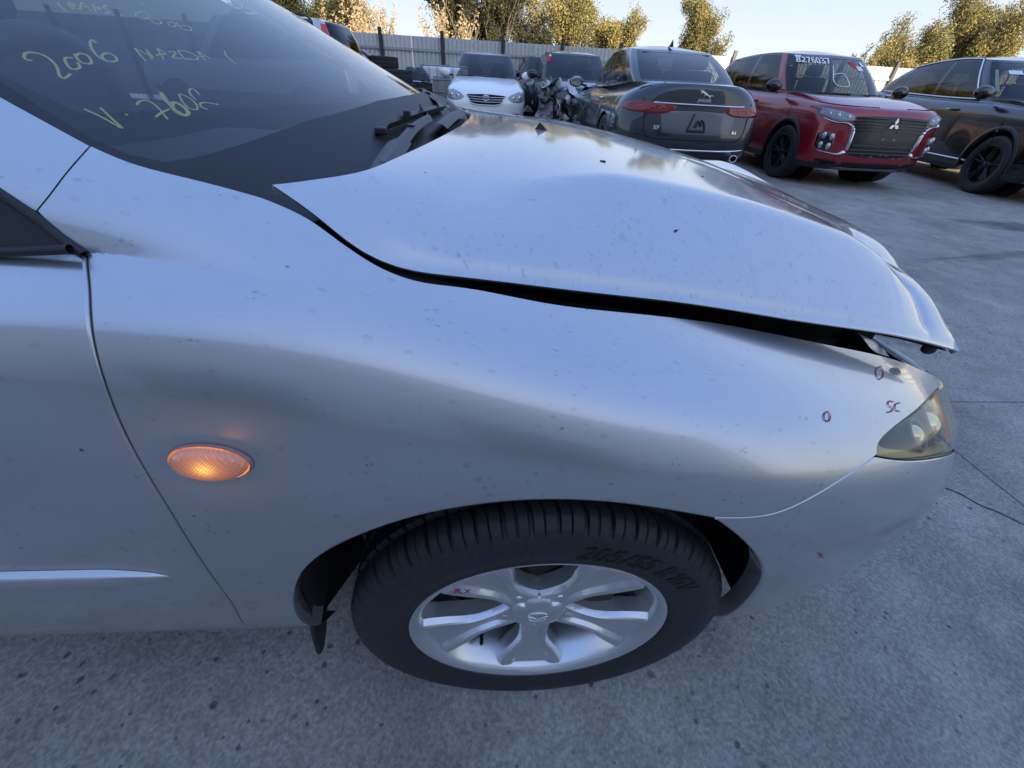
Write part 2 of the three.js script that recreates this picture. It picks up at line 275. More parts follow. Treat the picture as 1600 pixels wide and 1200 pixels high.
function slab(x0, x1, z0, z1) { const g = bx(x1 - x0 - .006, .12, z1 - z0 - .006, (x0 + x1) / 2, -.0601, (z0 + z1) / 2); const p = g.attributes.position, u = g.attributes.uv; for (let i = 0; i < p.count; i++) u.setXY(i, p.getX(i) + .31 * p.getY(i), p.getZ(i)); return part('concrete_slab', g, mConcrete, ground); }
slab(-16, 1.703, -.132, 7); slab(1.703, 6.5, -.132, 7); slab(6.5, 30, -.132, 7); slab(-16, 9.8, -9.6, -.132); slab(9.8, 30, -9.6, -.132); slab(-16, 30, -15.2, -9.6);
part('joint_filler', bx(46, .02, 22.2, 7, -.03, -4.1), mVoid, ground);
// cracks: thin dark grooves
const crack = (pts, r) => gridGeo(pts.length * 6, 1, (s, k) => { const p = curve(pts)(s), q = curve(pts)(Math.min(1, s + .01)), d = [q[0] - p[0], q[1] - p[1]], L = Math.hypot(...d) || 1, w = r * (.6 + .8 * Math.abs(Math.sin(s * 31))) * (k - .5); return [p[0] - d[1] / L * w, .0012, p[1] + d[0] / L * w]; });
part('crack', [crack([[1.49, .335], [1.53, .372], [1.545, .40], [1.58, .43], [1.63, .486], [1.68, .50], [1.703, .53]], .005)], M({ color: rgb(.03, .03, .032), roughness: 1 }), ground);

// old oil marks and tyre scuffs on the concrete
{
  const blob = (seed) => { const q = vnoise(7, seed), r = vnoise(17, seed + 1), z = vnoise(60, seed + 2); return tex(256, 256, (x, y) => { const a = x / 127.5 - 1, b = y / 127.5 - 1, d = Math.hypot(a, b), k = (1 - sstep(.25, .95, d + .55 * (q(x / 256, y / 256) - .5) + .35 * (r(x / 256, y / 256) - .5))) * (.55 + .45 * z(x / 256, y / 256)); return [k, k, k]; }); };
  const bl = [blob(91), blob(95), blob(99)];
  [[2.6, -1.7, .55, .18, .5, .3], [3.6, -3.1, .35, .14, .6, 1.2], [2.2, -.75, .30, .22, .4, 0], [4.6, -2.2, 1.4, .10, .35, .2], [3.1, -4.6, 1.2, .5, .4, .5], [1.35, .85, .16, .12, .35, .4], [5.8, -3.2, .8, .3, .5, -.3], [1.9, -2.6, .9, .35, .35, .8]].forEach(([x, z, a, b, o, r], i) => part('oil_mark', new THREE.PlaneGeometry(2 * a, 2 * b).rotateX(-Math.PI / 2).rotateY(r).translate(x, .0035 + i * .0004, z), M({ color: rgb(.05, .048, .046), roughness: .75, alphaMap: bl[i % 3], transparent: true, opacity: o }), ground));
}
// the shed whose shade covers the yard
{
  const shed = thing('workshop_shed', 'large grey corrugated workshop shed behind the photographer', 'building', [0, 0, 0]);
  const mClad = M({ color: rgb(.62, .63, .63), roughness: .6, metalness: .2 });
  const X0 = -26, X1 = 16.5, Z = 13, H = 9.6;
  part('wall', gridGeo(280, 1, (s, v) => { const x = lerp(X0, X1, s); return [x, lerp(0, H, v), Z + .03 * Math.sign(Math.sin(x * 15))]; }), mClad, shed);
  part('wall', [bx(.2, H, 14, X0, H / 2, Z + 7), bx(.2, H, 14, X1, H / 2, Z + 7), bx(X1 - X0, H, .2, (X0 + X1) / 2, H / 2, Z + 14.2)], mClad, shed);
  part('roof', [bx(X1 - X0 + .6, .12, 8, (X0 + X1) / 2, H + .45, Z + 3.3).rotateX(0), bx(X1 - X0 + .6, .12, 7.6, (X0 + X1) / 2, H + .40, Z + 11)], mClad, shed);
  part('roller_door', gridGeo(2, 60, (s, v) => [lerp(-8, -3, s), lerp(0, 3.2, v), Z - .08 + .02 * Math.sin(v * 120)]), M({ color: rgb(.10, .11, .12), roughness: .5 }), shed);
  part('roller_door', gridGeo(2, 60, (s, v) => [lerp(1.5, 6.5, s), lerp(0, 3.6, v), Z - .08 + .02 * Math.sin(v * 120)]), M({ color: rgb(.10, .11, .12), roughness: .5 }), shed);
}
// ---------- the silver sedan in the foreground ----------
const silver = thing('silver_sedan', 'silver sedan with popped bent bonnet filling the foreground, yellow paint-pen writing on its windscreen', 'car');
const joinC = (list) => { const cs = list.map((c) => curve(c[0], c[2])), w = list.map((c) => c[1]), tot = w.reduce((a, b) => a + b, 0); let acc = 0; const e = w.map((x) => (acc += x / tot)); return (t) => { let i = 0; while (i < e.length - 1 && t > e[i]) i++; const s0 = i ? e[i - 1] : 0; return cs[i](clamp((t - s0) / (e[i] - s0), 0, 1)); }; };
const uvBody = (q) => [q[0] + .37, q[1] * .09 + .11];
function bodyPatch(b, t, l, r, nu, nv, lift) {
  const f = coons(b, t, l, r);
  const P = (s, v) => { const q = f(s, v), p = bodyP(q[0], clamp(q[1], 0, 10)); if (!lift) return p; const n = bodyN(q[0], clamp(q[1], .02, 9.98)), h = lift(s, v, q); return p.map((c, k) => c + n[k] * h); };
  return gridGeo(nu, nv, P, { uv: (s, v) => uvBody(f(s, v)), nrm: lift ? undefined : (s, v) => { const q = f(s, v); return bodyN(q[0], clamp(q[1], .02, 9.98)); } });
}
// the turned-in edge of a panel along a curve in (u,v)
function bodyLip(c, n, depth, dir, r = .0022) {
  return gridGeo(n, 4, (s, k) => { const q = c(s), p = bodyP(q[0], clamp(q[1], 0, 10)), N = bodyN(q[0], clamp(q[1], .02, 9.98)); const a = Math.min(k * 2, 1) * Math.PI / 2, dep = k < .5 ? r * (1 - Math.cos(a)) : r + (depth - r) * (k - .5) * 2, out = k < .5 ? r * Math.sin(a) : r; const d = dir ? dir(s) : [0, 0, 0]; return p.map((x, i) => x - N[i] * dep + d[i] * out); });
}
const cShut = [[-.46, 0], [-.459, 1], [-.448, 1.9], [-.43, 2.42], [-.411, 3.38], [-.399, 4.39], [-.397, 5.4], [-.396, 6.09], [-.397, 6.68], [-.404, 7.37], [-.419, 7.95]];
const cSail = [[-.419, 7.95], [-.432, 8.17], [-.443, 8.4], [-.452, 8.62]], cJoint = [[-.452, 8.62], [-.443, 8.9], [-.437, 9.2], [-.429, 10]];
const cGap = [[-.300, 10], [-.27, 9.93], [-.239, 9.58], [-.215, 9.26], [-.192, 9.05], [-.169, 9.0], [-.133, 9.2], [-.101, 9.40], [-.03, 9.5], [.049, 9.58], [.141, 9.72], [.255, 9.92], [.377, 9.96], [.48, 9.97], [.59, 10], [.735, 10]];
const cLampTop = [[.394, 5.78], [.396, 5.98], [.423, 6.33], [.516, 6.95], [.60, 7.62], [.67, 8.36], [.715, 9.1], [.735, 10]];
const cSeam = [[.165, 4.43], [.202, 4.45], [.239, 4.54], [.283, 4.84], [.326, 5.23], [.388, 5.74]];
const cArch = [[-.375, .9], [-.368, 1.8], [-.353, 2.5], [-.336, 2.93], [-.311, 3.36], [-.277, 3.71], [-.229, 4.03], [-.172, 4.32], [-.106, 4.54], [-.033, 4.66], [.036, 4.65], [.103, 4.55], [.165, 4.43]];
const cArchB = [[.168, 4.41], [.222, 3.97], [.265, 3.55], [.293, 3.16], [.314, 2.55], [.336, 1.5], [.345, 0]];
{
  const iS = cShut.findIndex((q) => q[1] > 3.3), iA = cArch.findIndex((q) => q[0] > -.312);   // the wing is cut level with the wheel arch into a lower rear and an upper piece
  const left = joinC([[cShut.slice(iS), .66], [cSail, .14], [cJoint, .20]]), leftLow = curve(cShut.slice(0, iS + 1));
  const top = joinC([[[[-.429, 10], [-.397, 9.84], [-.351, 9.87], [-.300, 10]], .16], [cGap, .84]]);
  const cut = [cShut[iS], cArch[iA]], bot = joinC([[cut, .12], [cArch.slice(iA), .88]]), archLow = curve([[-.376, 0], ...cArch.slice(0, iA + 1)]);
  const right = joinC([[cSeam, .52], [cLampTop, .48]]);
  const lipGap = (s) => [0, 0, -1];
  const fgeo = [bodyPatch(bot, top, left, right, 220, 90), bodyPatch((s) => [lerp(-.46, -.376, s), 0], (s) => cut[0].map((c, k) => lerp(c, cut[1][k], s)), leftLow, archLow, 26, 50), bodyLip(leftLow, 40, .016, () => [-1, 0, 0]),
    bodyLip(curve(cGap), 90, .028, () => [-.1, 0, -1]), bodyLip(left, 80, .016, () => [-1, 0, 0]), bodyLip(curve(cSeam), 40, .012, () => [.5, -.8, 0]), bodyLip(curve(cLampTop), 30, .012, () => [1, 0, 0]),
    bodyLip(curve(cArch), 90, .03, (s) => [0, -1, 0], .004)];
  const fender = part('fender', fgeo, mSilver, silver);
  part('fender', fgeo.map((g) => mirrorZ(g)), mSilver, silver);
  // the door, its rocker and the rest of the flank behind the picture's edge
  const shutD = cShut.map((q) => [q[0] - .0055, q[1]]);
  const dTop = (s) => [lerp(-1.3, -.4165, s), 7.93], dR = curve([[-.465, 1.25], ...shutD.slice(2)]);
  const dgeo = [bodyPatch((s) => [lerp(-1.3, -.465, s), 1.25], dTop, (v) => [-1.3, lerp(1.25, 7.93, v)], dR, 60, 60), bodyLip(dR, 70, .016, () => [1, 0, 0])];
  part('door', dgeo, mSilver, silver);
  part('rocker_panel', bodyPatch((s) => [lerp(-1.3, -.463, s), 0], (s) => [lerp(-1.3, -.463, s), 1.18], (v) => [-1.3, 1.18 * v], (v) => [-.463, 1.18 * v], 40, 8, () => -.003), mSilver, silver);
  const rear = (sg) => gridGeo(24, 40, (s, v) => { const x = lerp(-1.302, -3.72, s), p = bodyP(-1.3, v * 8), k = 1 - .24 * Math.pow(sstep(.55, 1, s), 2); return [x, p[1] + .03 * s, sg * p[2] * k]; }, { uv: (s, v) => [-1.3 - 2.4 * s, v * .8] });
  part('rear_flank', [rear(1), rear(-1), mirrorZ(dgeo[0])], mSilver, silver);
  part('boot', [gridGeo(14, 16, (s, v) => [lerp(-2.9, -3.72, s), 1.02 - .05 * s * s, lerp(-.80, .80, v) * (1 - .2 * s)]), gridGeo(8, 16, (s, v) => [-3.72 - .06 * Math.sin(Math.PI * s), lerp(.97, .25, s), lerp(-.66, .66, v)])], mSilver, silver);
  // the bumper wraps round the nose
  const sLamp = [[.388, 5.74], [.446, 5.55], [.524, 5.40], [.60, 5.30], [.75, 5.12], [1.0, 5.0], [1.55, 5.0]];
  const bTop = joinC([[cSeam.map((q) => [q[0] + .003, q[1] - .05]), .42], [sLamp.map((q) => [q[0], q[1] - .06]), .58]]);
  const bL = curve(cArchB), bgeo = [bodyPatch((s) => [lerp(.345, 1.55, s), 0], bTop, (v) => bL(1 - v), (v) => [1.55, 4.94 * v], 130, 60), bodyLip(bTop, 90, .02, () => [-.3, .8, 0], .005), bodyLip(bL, 60, .03, () => [-1, 0, 0], .004)];
  part('bumper', [...bgeo, ...bgeo.map((g) => mirrorZ(g))], mSilver, silver);
  // headlight: hazed clear lens in front of a dark bowl with an amber corner
  const lTop = joinC([[cLampTop.map((q) => [q[0] + .003, q[1] - .03]), .6], [[[.738, 9.95], [.87, 9.95], [1.02, 9.6]], .4]]);
  const lBot = curve([[.392, 5.76], [.446, 5.58], [.524, 5.43], [.60, 5.34], [.75, 5.18], [.9, 5.1], [1.02, 5.1]]);
  const lL = (v) => [lerp(.392, .397, v), lerp(5.76, 5.77, v)], lR = curve([[1.02, 5.1], [1.05, 7.2], [1.02, 9.6]]);
  const bulge = (h) => (s, v) => h * Math.pow(Math.max(0, Math.sin(Math.PI * clamp(v, 0, 1))), .55) * Math.min(1, s * 7) - .003;
  const mLens = MP({ color: rgb(.93, .86, .62), roughness: .10, roughnessMap: roughDust, transmission: .92, thickness: 0, ior: 1.5, clearcoat: .4, clearcoatRoughness: .1 });
  for (const mir of [0, 1]) {
    const fx = (g) => (mir ? mirrorZ(g) : g);
    const hl = part('headlight', fx(bodyPatch(lBot, lTop, lL, lR, 60, 30, bulge(.009))), mLens, silver, mir ? undefined : 'hazed yellowed headlight lens at the near front corner');
    part('bowl', fx(bodyPatch(lBot, lTop, lL, lR, 30, 16, (s, v) => -.012 - .03 * Math.sin(Math.PI * v) * Math.sin(Math.PI * s))), M({ color: rgb(.30, .28, .20), roughness: .28, metalness: .8 }), hl);
    for (const [a, b, r] of [[.22, .42, .020], [.33, .45, .024]]) { const q = coons(lBot, lTop, lL, lR)(a, b), p = bodyP(q[0], q[1]), n = bodyN(q[0], q[1]); part('projector', fx(new THREE.SphereGeometry(r, 18, 12).translate(p[0] - n[0] * .030, p[1] - n[1] * .030, p[2] - n[2] * .030)), mChrome, hl); part('lamp_ring', fx(new THREE.TorusGeometry(r * 1.12, .0025, 8, 28).applyQuaternion(new THREE.Quaternion().setFromUnitVectors(V3(0, 0, 1), V3(...n))).translate(p[0] - n[0] * .017, p[1] - n[1] * .017, p[2] - n[2] * .017)), M({ color: rgb(.12, .12, .11), roughness: .4 }), hl); }
    const am = coons(lBot, lTop, lL, lR);
    part('amber_corner', fx(gridGeo(10, 10, (s, v) => { const q = am(lerp(.35, .47, s), lerp(.12, .92, v)), p = bodyP(q[0], clamp(q[1], 0, 10)), n = bodyN(q[0], clamp(q[1], .02, 9.9)); return p.map((c, k) => c - n[k] * .006); })), M({ color: rgb(.75, .17, .05), roughness: .3 }), hl);
    part('seal', fx(bodyLip(lBot, 40, .03, () => [0, -1, 0], .003)), mBlack, hl);
    // clear upper part of the lamp under the bonnet
    part('lamp_top', fx(gridGeo(24, 10, (s, k) => { const q = [lerp(.66, .98, s), 10], p = bodyP(q[0], 10); return [p[0] - .055 * k + .004, p[1] - .012 + .022 * k + .006 * Math.sin(k * 9), p[2] - .012 - .10 * k]; })), M({ color: rgb(.50, .51, .50), roughness: .25, metalness: .2 }), hl);
    for (const s0 of [.2, .55]) part('lamp_rib', fx( tube([0, .5, 1].map((k) => { const p = bodyP(lerp(.66, .98, s0 + .1 * k), 10); return [p[0] - .055 * k, p[1] - .006 + .024 * k, p[2] - .012 - .10 * k]; }), .004, 8, 6)), M({ color: rgb(.6, .61, .62), roughness: .3 }), hl);
  }
  part('grille', gridGeo(30, 10, (s, v) => { const u = lerp(1.04, 1.55, s), p = bodyP(u, lerp(5, 10, v)); return [p[0] - .015, p[1], p[2]]; }), mGloss, silver);
  // dark structure behind the panels: inner wings, engine bay, floor, wheel houses
  const inner = [];
  for (const sg of [1, -1]) {
    inner.push(gridGeo(120, 20, (s, v) => { const u = lerp(-1.3, .62, s), V = lerp(.2, 9.95, v); let low = 0; const p0 = bodyP(u, V), n = bodyN(u, clamp(V, .02, 9.98)), yA = .31 + Math.sqrt(Math.max(0, .455 * .455 - u * u)); const p = p0.map((c, k) => c - n[k] * .019); if (Math.abs(u) < .455 && p[1] < Math.min(yA, .71)) { p[1] = Math.min(yA, .71); p[2] -= .07; } return [p[0], p[1], sg * (p[2] - (V > 9.3 ? .004 : 0))]; }));
    inner.push(gridGeo(40, 4, (s, v) => { const p = bodyP(lerp(-.3, .69, s), 10); return [p[0], p[1] - .02 - .16 * v, sg * (p[2] - .03 - .05 * v)]; }));
  }
  for (const sg of [1, -1]) inner.push(gridGeo(30, 4, (s, v) => { const x = lerp(-.30, .66, s); return [x, lerp(.40, Math.min(HE(clamp((x + .299) / .991, 0, 1))[1] - .004, .93), v), sg * .50]; }));
  inner.push(gridGeo(20, 4, (s, v) => [lerp(-.30, .74, s), .60, lerp(-.62, .62, v)]));
  inner.push(gridGeo(4, 4, (s, v) => [.70, lerp(.42, .66, s), lerp(-.55, .55, v)]));
  inner.push(gridGeo(2, 2, (s, v) => [lerp(-3.7, -.46, s), .235, lerp(-.77, .77, v)]), gridGeo(2, 2, (s, v) => [lerp(-.46, .9, s), .24, lerp(-.48, .48, v)]), gridGeo(4, 4, (s, v) => [-.46, lerp(.25, .9, s), lerp(-.74, .74, v)]));
  part('inner_structure', inner, mVoid, silver);
  // engine bay bits seen through the open gap
  part('strut_brace', [bar([.10, .745, .60], [.52, .70, .54], .03, .012), bar([.40, .70, .57], [.60, .67, .47], .05, .02)], M({ color: rgb(.016, .018, .02), roughness: .6 }), silver);
  const liner = [];
  for (const sg of [1, -1]) {
    liner.push(gridGeo(60, 8, (s, v) => { const a = lerp(.0, Math.PI + .0, s), R = .425; return [Math.cos(a) * R * .93 - .02, .30 + Math.sin(a) * R, sg * lerp(.83, .56, v)]; }));
    liner.push(gridGeo(8, 4, (s, v) => [lerp(-.415, -.395, s), lerp(.52, lerp(.24, .06, v), s), sg * lerp(.79, .56, v)]));
    liner.push(new THREE.CircleGeometry(.43, 40).translate(0, .31, 0).scale(1, 1, 1).translate(0, 0, sg * .56));
  }
  part('arch_liner', liner, M({ color: rgb(.010, .010, .012), roughness: .8 }), silver);
  const flapPts = [[.862, .505], [.845, .535], [.79, .52], [.745, .42], [.742, .345], [.748, .265], [.762, .17], [.785, .118], [.808, .115], [.822, .19], [.838, .345]];
  const flG = new THREE.ShapeGeometry(new THREE.Shape(new THREE.SplineCurve([...flapPts, flapPts[0]].map((p) => new THREE.Vector2(p[0], p[1]))).getPoints(80)));
  const fl3 = flG.attributes.position, flX = (z, y) => lerp(-.43, -.338, clamp((y - .12) / .4, 0, 1)) + .010 * Math.sin((z - .74) * 26);
  for (let i = 0; i < fl3.count; i++) { const z = fl3.getX(i), y = fl3.getY(i); fl3.setXYZ(i, flX(z, y), y, z); } flG.computeVertexNormals();
  part('mud_flap', [flG, flG.clone().translate(-.006, 0, 0), tube([...flapPts].map(([z, y]) => [flX(z, y) - .003, y, z]), .0045, 80, 6, true)], mBlack, silver);
  // side moulding on the door
  const mo = [[-1.3, 3.37, 0], [-.50, 3.37, 0]];
  part('side_moulding', gridGeo(60, 14, (s, k) => { const u = lerp(-1.3, -.459, s), tip = Math.min(1, Math.pow((1 - s) * 14, .5)), a = (k - .5) * 2, v = 3.36 + a * .125 * tip - (1 - tip) * .03, p = bodyP(u, v), n = bodyN(u, v), h = .011 * tip * Math.pow(Math.max(0, 1 - Math.pow(Math.abs(a), 3)), .5) + .0004; return p.map((c, i) => c + n[i] * h); }), mSilver, silver);
  // bonnet
  const hood = part('bonnet', [gridGeo(170, 150, (s, b) => hoodP(lerp(-1, 1, Math.sin((s - .5) * Math.PI) * .5 + .5), b), { uv: (s, b, p) => [p[0], p[2]] }),
    gridGeo(60, 3, (s, k) => { const p = hoodP(1, s); return [p[0], p[1] - .003 * k, p[2] - .002 * k * k]; }), gridGeo(60, 3, (s, k) => { const p = hoodP(-1, s); return [p[0], p[1] - .01 * k, p[2] + .004 * k]; }),
    gridGeo(60, 3, (s, k) => { const p = hoodP(lerp(-1, 1, s), 0); return [p[0] - .002 * k, p[1] - .010 * k, p[2]]; }), gridGeo(60, 3, (s, k) => { const p = hoodP(lerp(-1, 1, s), 1); return [p[0] - .012 * k, p[1] - .006 * k, p[2]]; })], mSilverTop, silver, 'silver bonnet popped open, its near front corner crumpled');
  part('bonnet_underside', gridGeo(40, 30, (s, b) => { const p = hoodP(lerp(-.985, .985, s), lerp(.01, .985, b)); return [p[0], p[1] - .012, p[2]]; }), mBlack, hood);
  part('rubber_buffer', new THREE.SphereGeometry(.010, 12, 8).scale(1.2, 1, .9).translate(.655, .722, .60), mBlack, hood);
  for (const [x, z, k] of [[.046, -.53, 1], [.016, .157, 1.1]]) {
    const g = new THREE.BufferGeometry(); const y = .966, q = k * .016;
    g.setAttribute('position', new THREE.Float32BufferAttribute([[-q, 0, -q * .6], [q * 1.1, 0, -q * .6], [q * 1.1, 0, q * .6], [-q, 0, q * .6], [-q * .2, q * 1.15, -q * .25], [q * .4, q * .7, 0], [-q * .2, q * 1.15, q * .25]].flat(), 3));
    g.setIndex([0, 4, 5, 0, 5, 1, 1, 5, 2, 2, 5, 6, 2, 6, 3, 3, 6, 4, 3, 4, 0, 4, 6, 5]); g.translate(x, y - .002, z);
    part('washer_nozzle', toCreasedNormals(g, .4), mGloss, hood);
  }
  // windscreen
  const W0 = (q, d) => glassS(q, d, .0006).p;
  const screen = part('windscreen', gridGeo(70, 50, (a, b) => glassP(lerp(-.985, .985, a), lerp(-.12, .93, b)), { nrm: (a, b) => glassN(lerp(-.985, .985, a), lerp(-.12, .93, b)).toArray() }), mScreen, silver, 'dusty windscreen with yellow paint-pen writing');
  const dewSheen = tex(512, 256, (x, y) => { const u = x / 512, v = y / 256, k = (.35 + .65 * sstep(.90, .55, u)) * (.55 + .5 * fbm(u * 1.3, v) + .35 * (n150(u, v) - .5)) * (.8 + .2 * n400(u, v)); return [k, k, k]; });  // mottled dew, with sky sheen on the glass painted in towards the far side
  part('dew_sheen_film', gridGeo(60, 40, (a, b) => W0(lerp(-.93, .93, a), lerp(.08, .90, b))), M({ color: rgb(.62, .68, .74), roughness: .8, alphaMap: dewSheen, transparent: true, opacity: .24 }), screen);
  const fr = curveI([[.0, .084], [.2, .082], [.389, .075], [.682, .044], [.84, .016], [.905, .006], [.945, .004], [.962, .018], [.965, .04], [.958, .075], [.948, .11], [.935, .15], [.90, .3], [.875, .6], [.86, .93]]);
  const fo = curveI([[.0, -.12], [.2, -.12], [.389, -.12], [.682, -.12], [.84, -.12], [.905, -.12], [.984, -.10], [.984, .01], [.984, .04], [.984, .075], [.984, .11], [.984, .15], [.984, .3], [.984, .6], [.984, .93]]);
  part('frit', [1, -1].map((sg) => gridGeo(120, 10, (s, v) => { const A = fr(s), B = fo(s), q = lerp(A[0], B[0], v), d = lerp(A[1], B[1], v); return glassS(q * sg, d, -.003).p; })), M({ color: rgb(.010, .010, .013), roughness: .5 }), screen);
  const W = glassS;
  const pen = (list, w) => list.map((l) => stroke(l, W, w * 1.02, .0015, .5));
  part('writing', [
    ...pen([[[.879, .156], [.883, .157], [.875, .165], [.867, .168], [.860, .166], [.861, .158], [.869, .147], [.883, .133], [.883, .131], [.867, .138]],
      [[.835, .162], [.842, .162], [.852, .154], [.858, .145], [.853, .145], [.845, .149], [.839, .156]],
      [[.824, .170], [.833, .160], [.835, .155], [.828, .154], [.820, .160], [.814, .168], [.818, .170], [.827, .166]],
      [[.775, .190], [.773, .194], [.781, .190], [.797, .176], [.805, .164], [.803, .159], [.793, .160], [.784, .167], [.783, .172], [.789, .172], [.799, .167], [.803, .162]]], .0011),
    ...pen([[[.754, .163], [.737, .185]], [[.737, .185], [.735, .169]], [[.735, .169], [.722, .185]], [[.722, .185], [.741, .166]], [[.724, .167], [.702, .187], [.705, .178]], [[.724, .174], [.706, .177]], [[.695, .182], [.683, .182]], [[.683, .182], [.706, .171]], [[.706, .171], [.693, .170]], [[.675, .186], [.690, .170]], [[.675, .186], [.662, .184], [.660, .176], [.670, .170], [.690, .170]], [[.657, .169], [.642, .186], [.642, .174]], [[.656, .176], [.641, .178]], [[.582, .193], [.600, .180], [.608, .166]]], .0009),
    ...pen([[[.918, .088], [.917, .075], [.919, .059], [.911, .073], [.902, .089]], [[.892, .078], [.890, .077]], [[.863, .091], [.853, .096], [.844, .097], [.845, .089], [.860, .068]], [[.868, .072], [.853, .078], [.837, .083]]], .0010),
    ...pen([[[.809, .111], [.820, .100], [.828, .089], [.837, .076], [.834, .072], [.824, .076], [.816, .087], [.817, .093], [.824, .090], [.833, .082], [.834, .073]]], .0018),
    ...pen([[[.792, .107], [.805, .095], [.813, .083], [.808, .080], [.797, .087], [.789, .099], [.791, .107]], [[.784, .097], [.779, .105], [.769, .113], [.761, .115], [.768, .104]], [[.793, .080], [.795, .084], [.788, .090], [.778, .091], [.766, .087]]], .0009),
    ...pen([[[.726, .258], [.733, .250], [.737, .242]], [[.712, .260], [.718, .253], [.723, .247]], [[.711, .261], [.707, .257], [.719, .253], [.714, .249]], [[.712, .249], [.690, .263], [.700, .248]], [[.703, .255], [.694, .255]], [[.695, .248], [.678, .262], [.684, .252], [.673, .261]], [[.657, .265], [.671, .258], [.673, .251], [.685, .247]], [[.648, .261], [.646, .260]], [[.664, .247], [.659, .247]]], .0010),
    ...pen([[[.606, .257], [.606, .262], [.623, .258], [.638, .250], [.635, .245], [.614, .252]], [[.621, .249], [.627, .239], [.617, .239], [.608, .247], [.615, .249]], [[.602, .242], [.606, .236], [.594, .238], [.585, .246], [.598, .244]], [[.577, .248], [.591, .233], [.577, .232], [.566, .241], [.580, .241]], [[.580, .283], [.585, .276], [.577, .272]]], .0008),
  ], mPaintPen, screen, 'yellow paint-pen writing');
  // red pen marks on the wing and bumper
  const bS = (u, v, l) => { const p = bodyP(u, v), n = bodyN(u, v); return { p: p.map((c, k) => c + n[k] * l), n }; };
  const ring = (u, v, a, b) => Array.from({ length: 9 }, (_, i) => [u + a * Math.cos(i * .8 + .6), v + b * Math.sin(i * .8 + .6)]);
  part('pen_mark', [[[.514, 9.01], [.507, 8.67], [.488, 8.29], [.475, 8.21], [.481, 8.47], [.499, 8.83], [.514, 8.97]], [[.323, 6.90], [.324, 6.78], [.318, 6.63], [.312, 6.66], [.314, 6.80], [.322, 6.90]], [[.472, 7.26], [.462, 7.29], [.454, 7.15], [.459, 7.06], [.453, 6.94], [.443, 6.92]], [[.485, 7.21], [.474, 7.19], [.464, 6.99], [.473, 6.92]], [[.354, 3.60], [.373, 3.46]], [[.363, 3.59], [.364, 3.46]]].map((l) => stroke(l, bS, .0008, .0009, .3)), mPenPurple, silver, 'small red pen circles and letters on the silver wing');
  // pillar, door-mirror triangle, rubber trims
  const edgeL = joinC([[[...cJoint].reverse(), 1]]);
  const pil = (sg, back = 0) => gridGeo(40, 18, (s, v) => {
    const e = edgeL(v), P0 = bodyP(e[0] - .0015, e[1]), h = .020 * Math.sin(Math.PI * v) * s;
    const A = curve([P0, [-.52, 1.034, .712], [-.78, 1.19, .66], [-1.12, 1.365, .575]])(s), B = curve([P0, [-.53, .992, .775], [-.78, 1.14, .735], [-1.12, 1.32, .64]])(s), w = s < .1 ? v : v;
    return [lerp(A[0], B[0], w) + h * .4 - back, lerp(A[1], B[1], w) + h * .55 - back, sg * (lerp(A[2], B[2], w) + h * .7 - back)]; }, { uv: (s, v) => [s, v * .1] });
  part('roof_pillar', pil(1), mSilver, silver); part('roof_pillar', pil(-1), mSilver, silver);
  part('pillar_joint', gridGeo(14, 3, (v, k) => { const e = edgeL(v), q = bodyP(e[0] + .006 - .014 * k, e[1]), n = bodyN(e[0], Math.min(e[1], 9.98)); return q.map((c, i) => c - n[i] * .007); }), mBlack, silver);
  const tri = [bodyP(-.424, 7.99), bodyP(-.457, 8.58), [-.52, .993, .772], [-.60, 1.04, .76], [-.60, .925, .806], [-.50, .925, .806]];
  part('mirror_triangle', [gridGeo(20, 10, (s, v) => { const T = curve([tri[0], tri[1], tri[2], tri[3]], true)(s), B = curve([tri[0], tri[5], tri[4]], true)(s); return T.map((c, k) => lerp(B[k], c, v) - (k === 2 ? .004 : 0)); })], mBlack, silver);
  part('window_rubber', [tube([[-.60, 1.04, .762], [-.52, .994, .774], bodyP(-.455, 8.52), bodyP(-.435, 8.15), bodyP(-.422, 7.96)], .0042, 30, 8), tube([[-.424, .928, .807], [-.50, .924, .81], [-.60, .924, .81], [-1.3, .924, .81]], .004, 20, 8)], mRubber, silver);
  // roof, cabin
  part('roof', [gridGeo(20, 20, (s, v) => { const z = lerp(-.60, .60, v), x = lerp(-1.08, -2.35, s); return [x, 1.37 + .06 * Math.sin(Math.PI * s) + .03 * (1 - (z / .6) ** 2), z]; }), gridGeo(14, 14, (s, v) => { const z = lerp(-.60, .60, v) * lerp(1, 1.15, s); return [lerp(-2.35, -2.95, s), lerp(1.37 + .03 * (1 - (z / .7) ** 2), 1.03, s), z]; })], mSilver, silver);
  const dash = [gridGeo(30, 30, (s, v) => { const z = lerp(-.72, .72, v), x = lerp(-.20, -.72, s) - .22 * (z / .72) ** 2 * (1 - s); return [x, .915 - .02 * s + .035 * gauss(z - .37, .17) * sstep(.35, .9, s) + .03 * gauss(z, .14) * sstep(.5, 1, s), z]; }), gridGeo(4, 20, (s, v) => [-.72 - .05 * s, lerp(.90, .55, s), lerp(-.72, .72, v)])];
  part('dashboard', dash, M({ color: rgb(.045, .048, .05), roughness: .75 }), silver);
  const whl = new THREE.TorusGeometry(.185, .016, 12, 48).rotateY(Math.PI / 2).rotateZ(-.42).translate(-.80, .90, .37);
  part('steering_wheel', [whl, bar([-.80, .90, .19], [-.80, .90, .55], .03, .015), new THREE.SphereGeometry(.07, 16, 10).scale(.5, 1, 1).translate(-.79, .89, .37)], mPlasticGrey, silver);
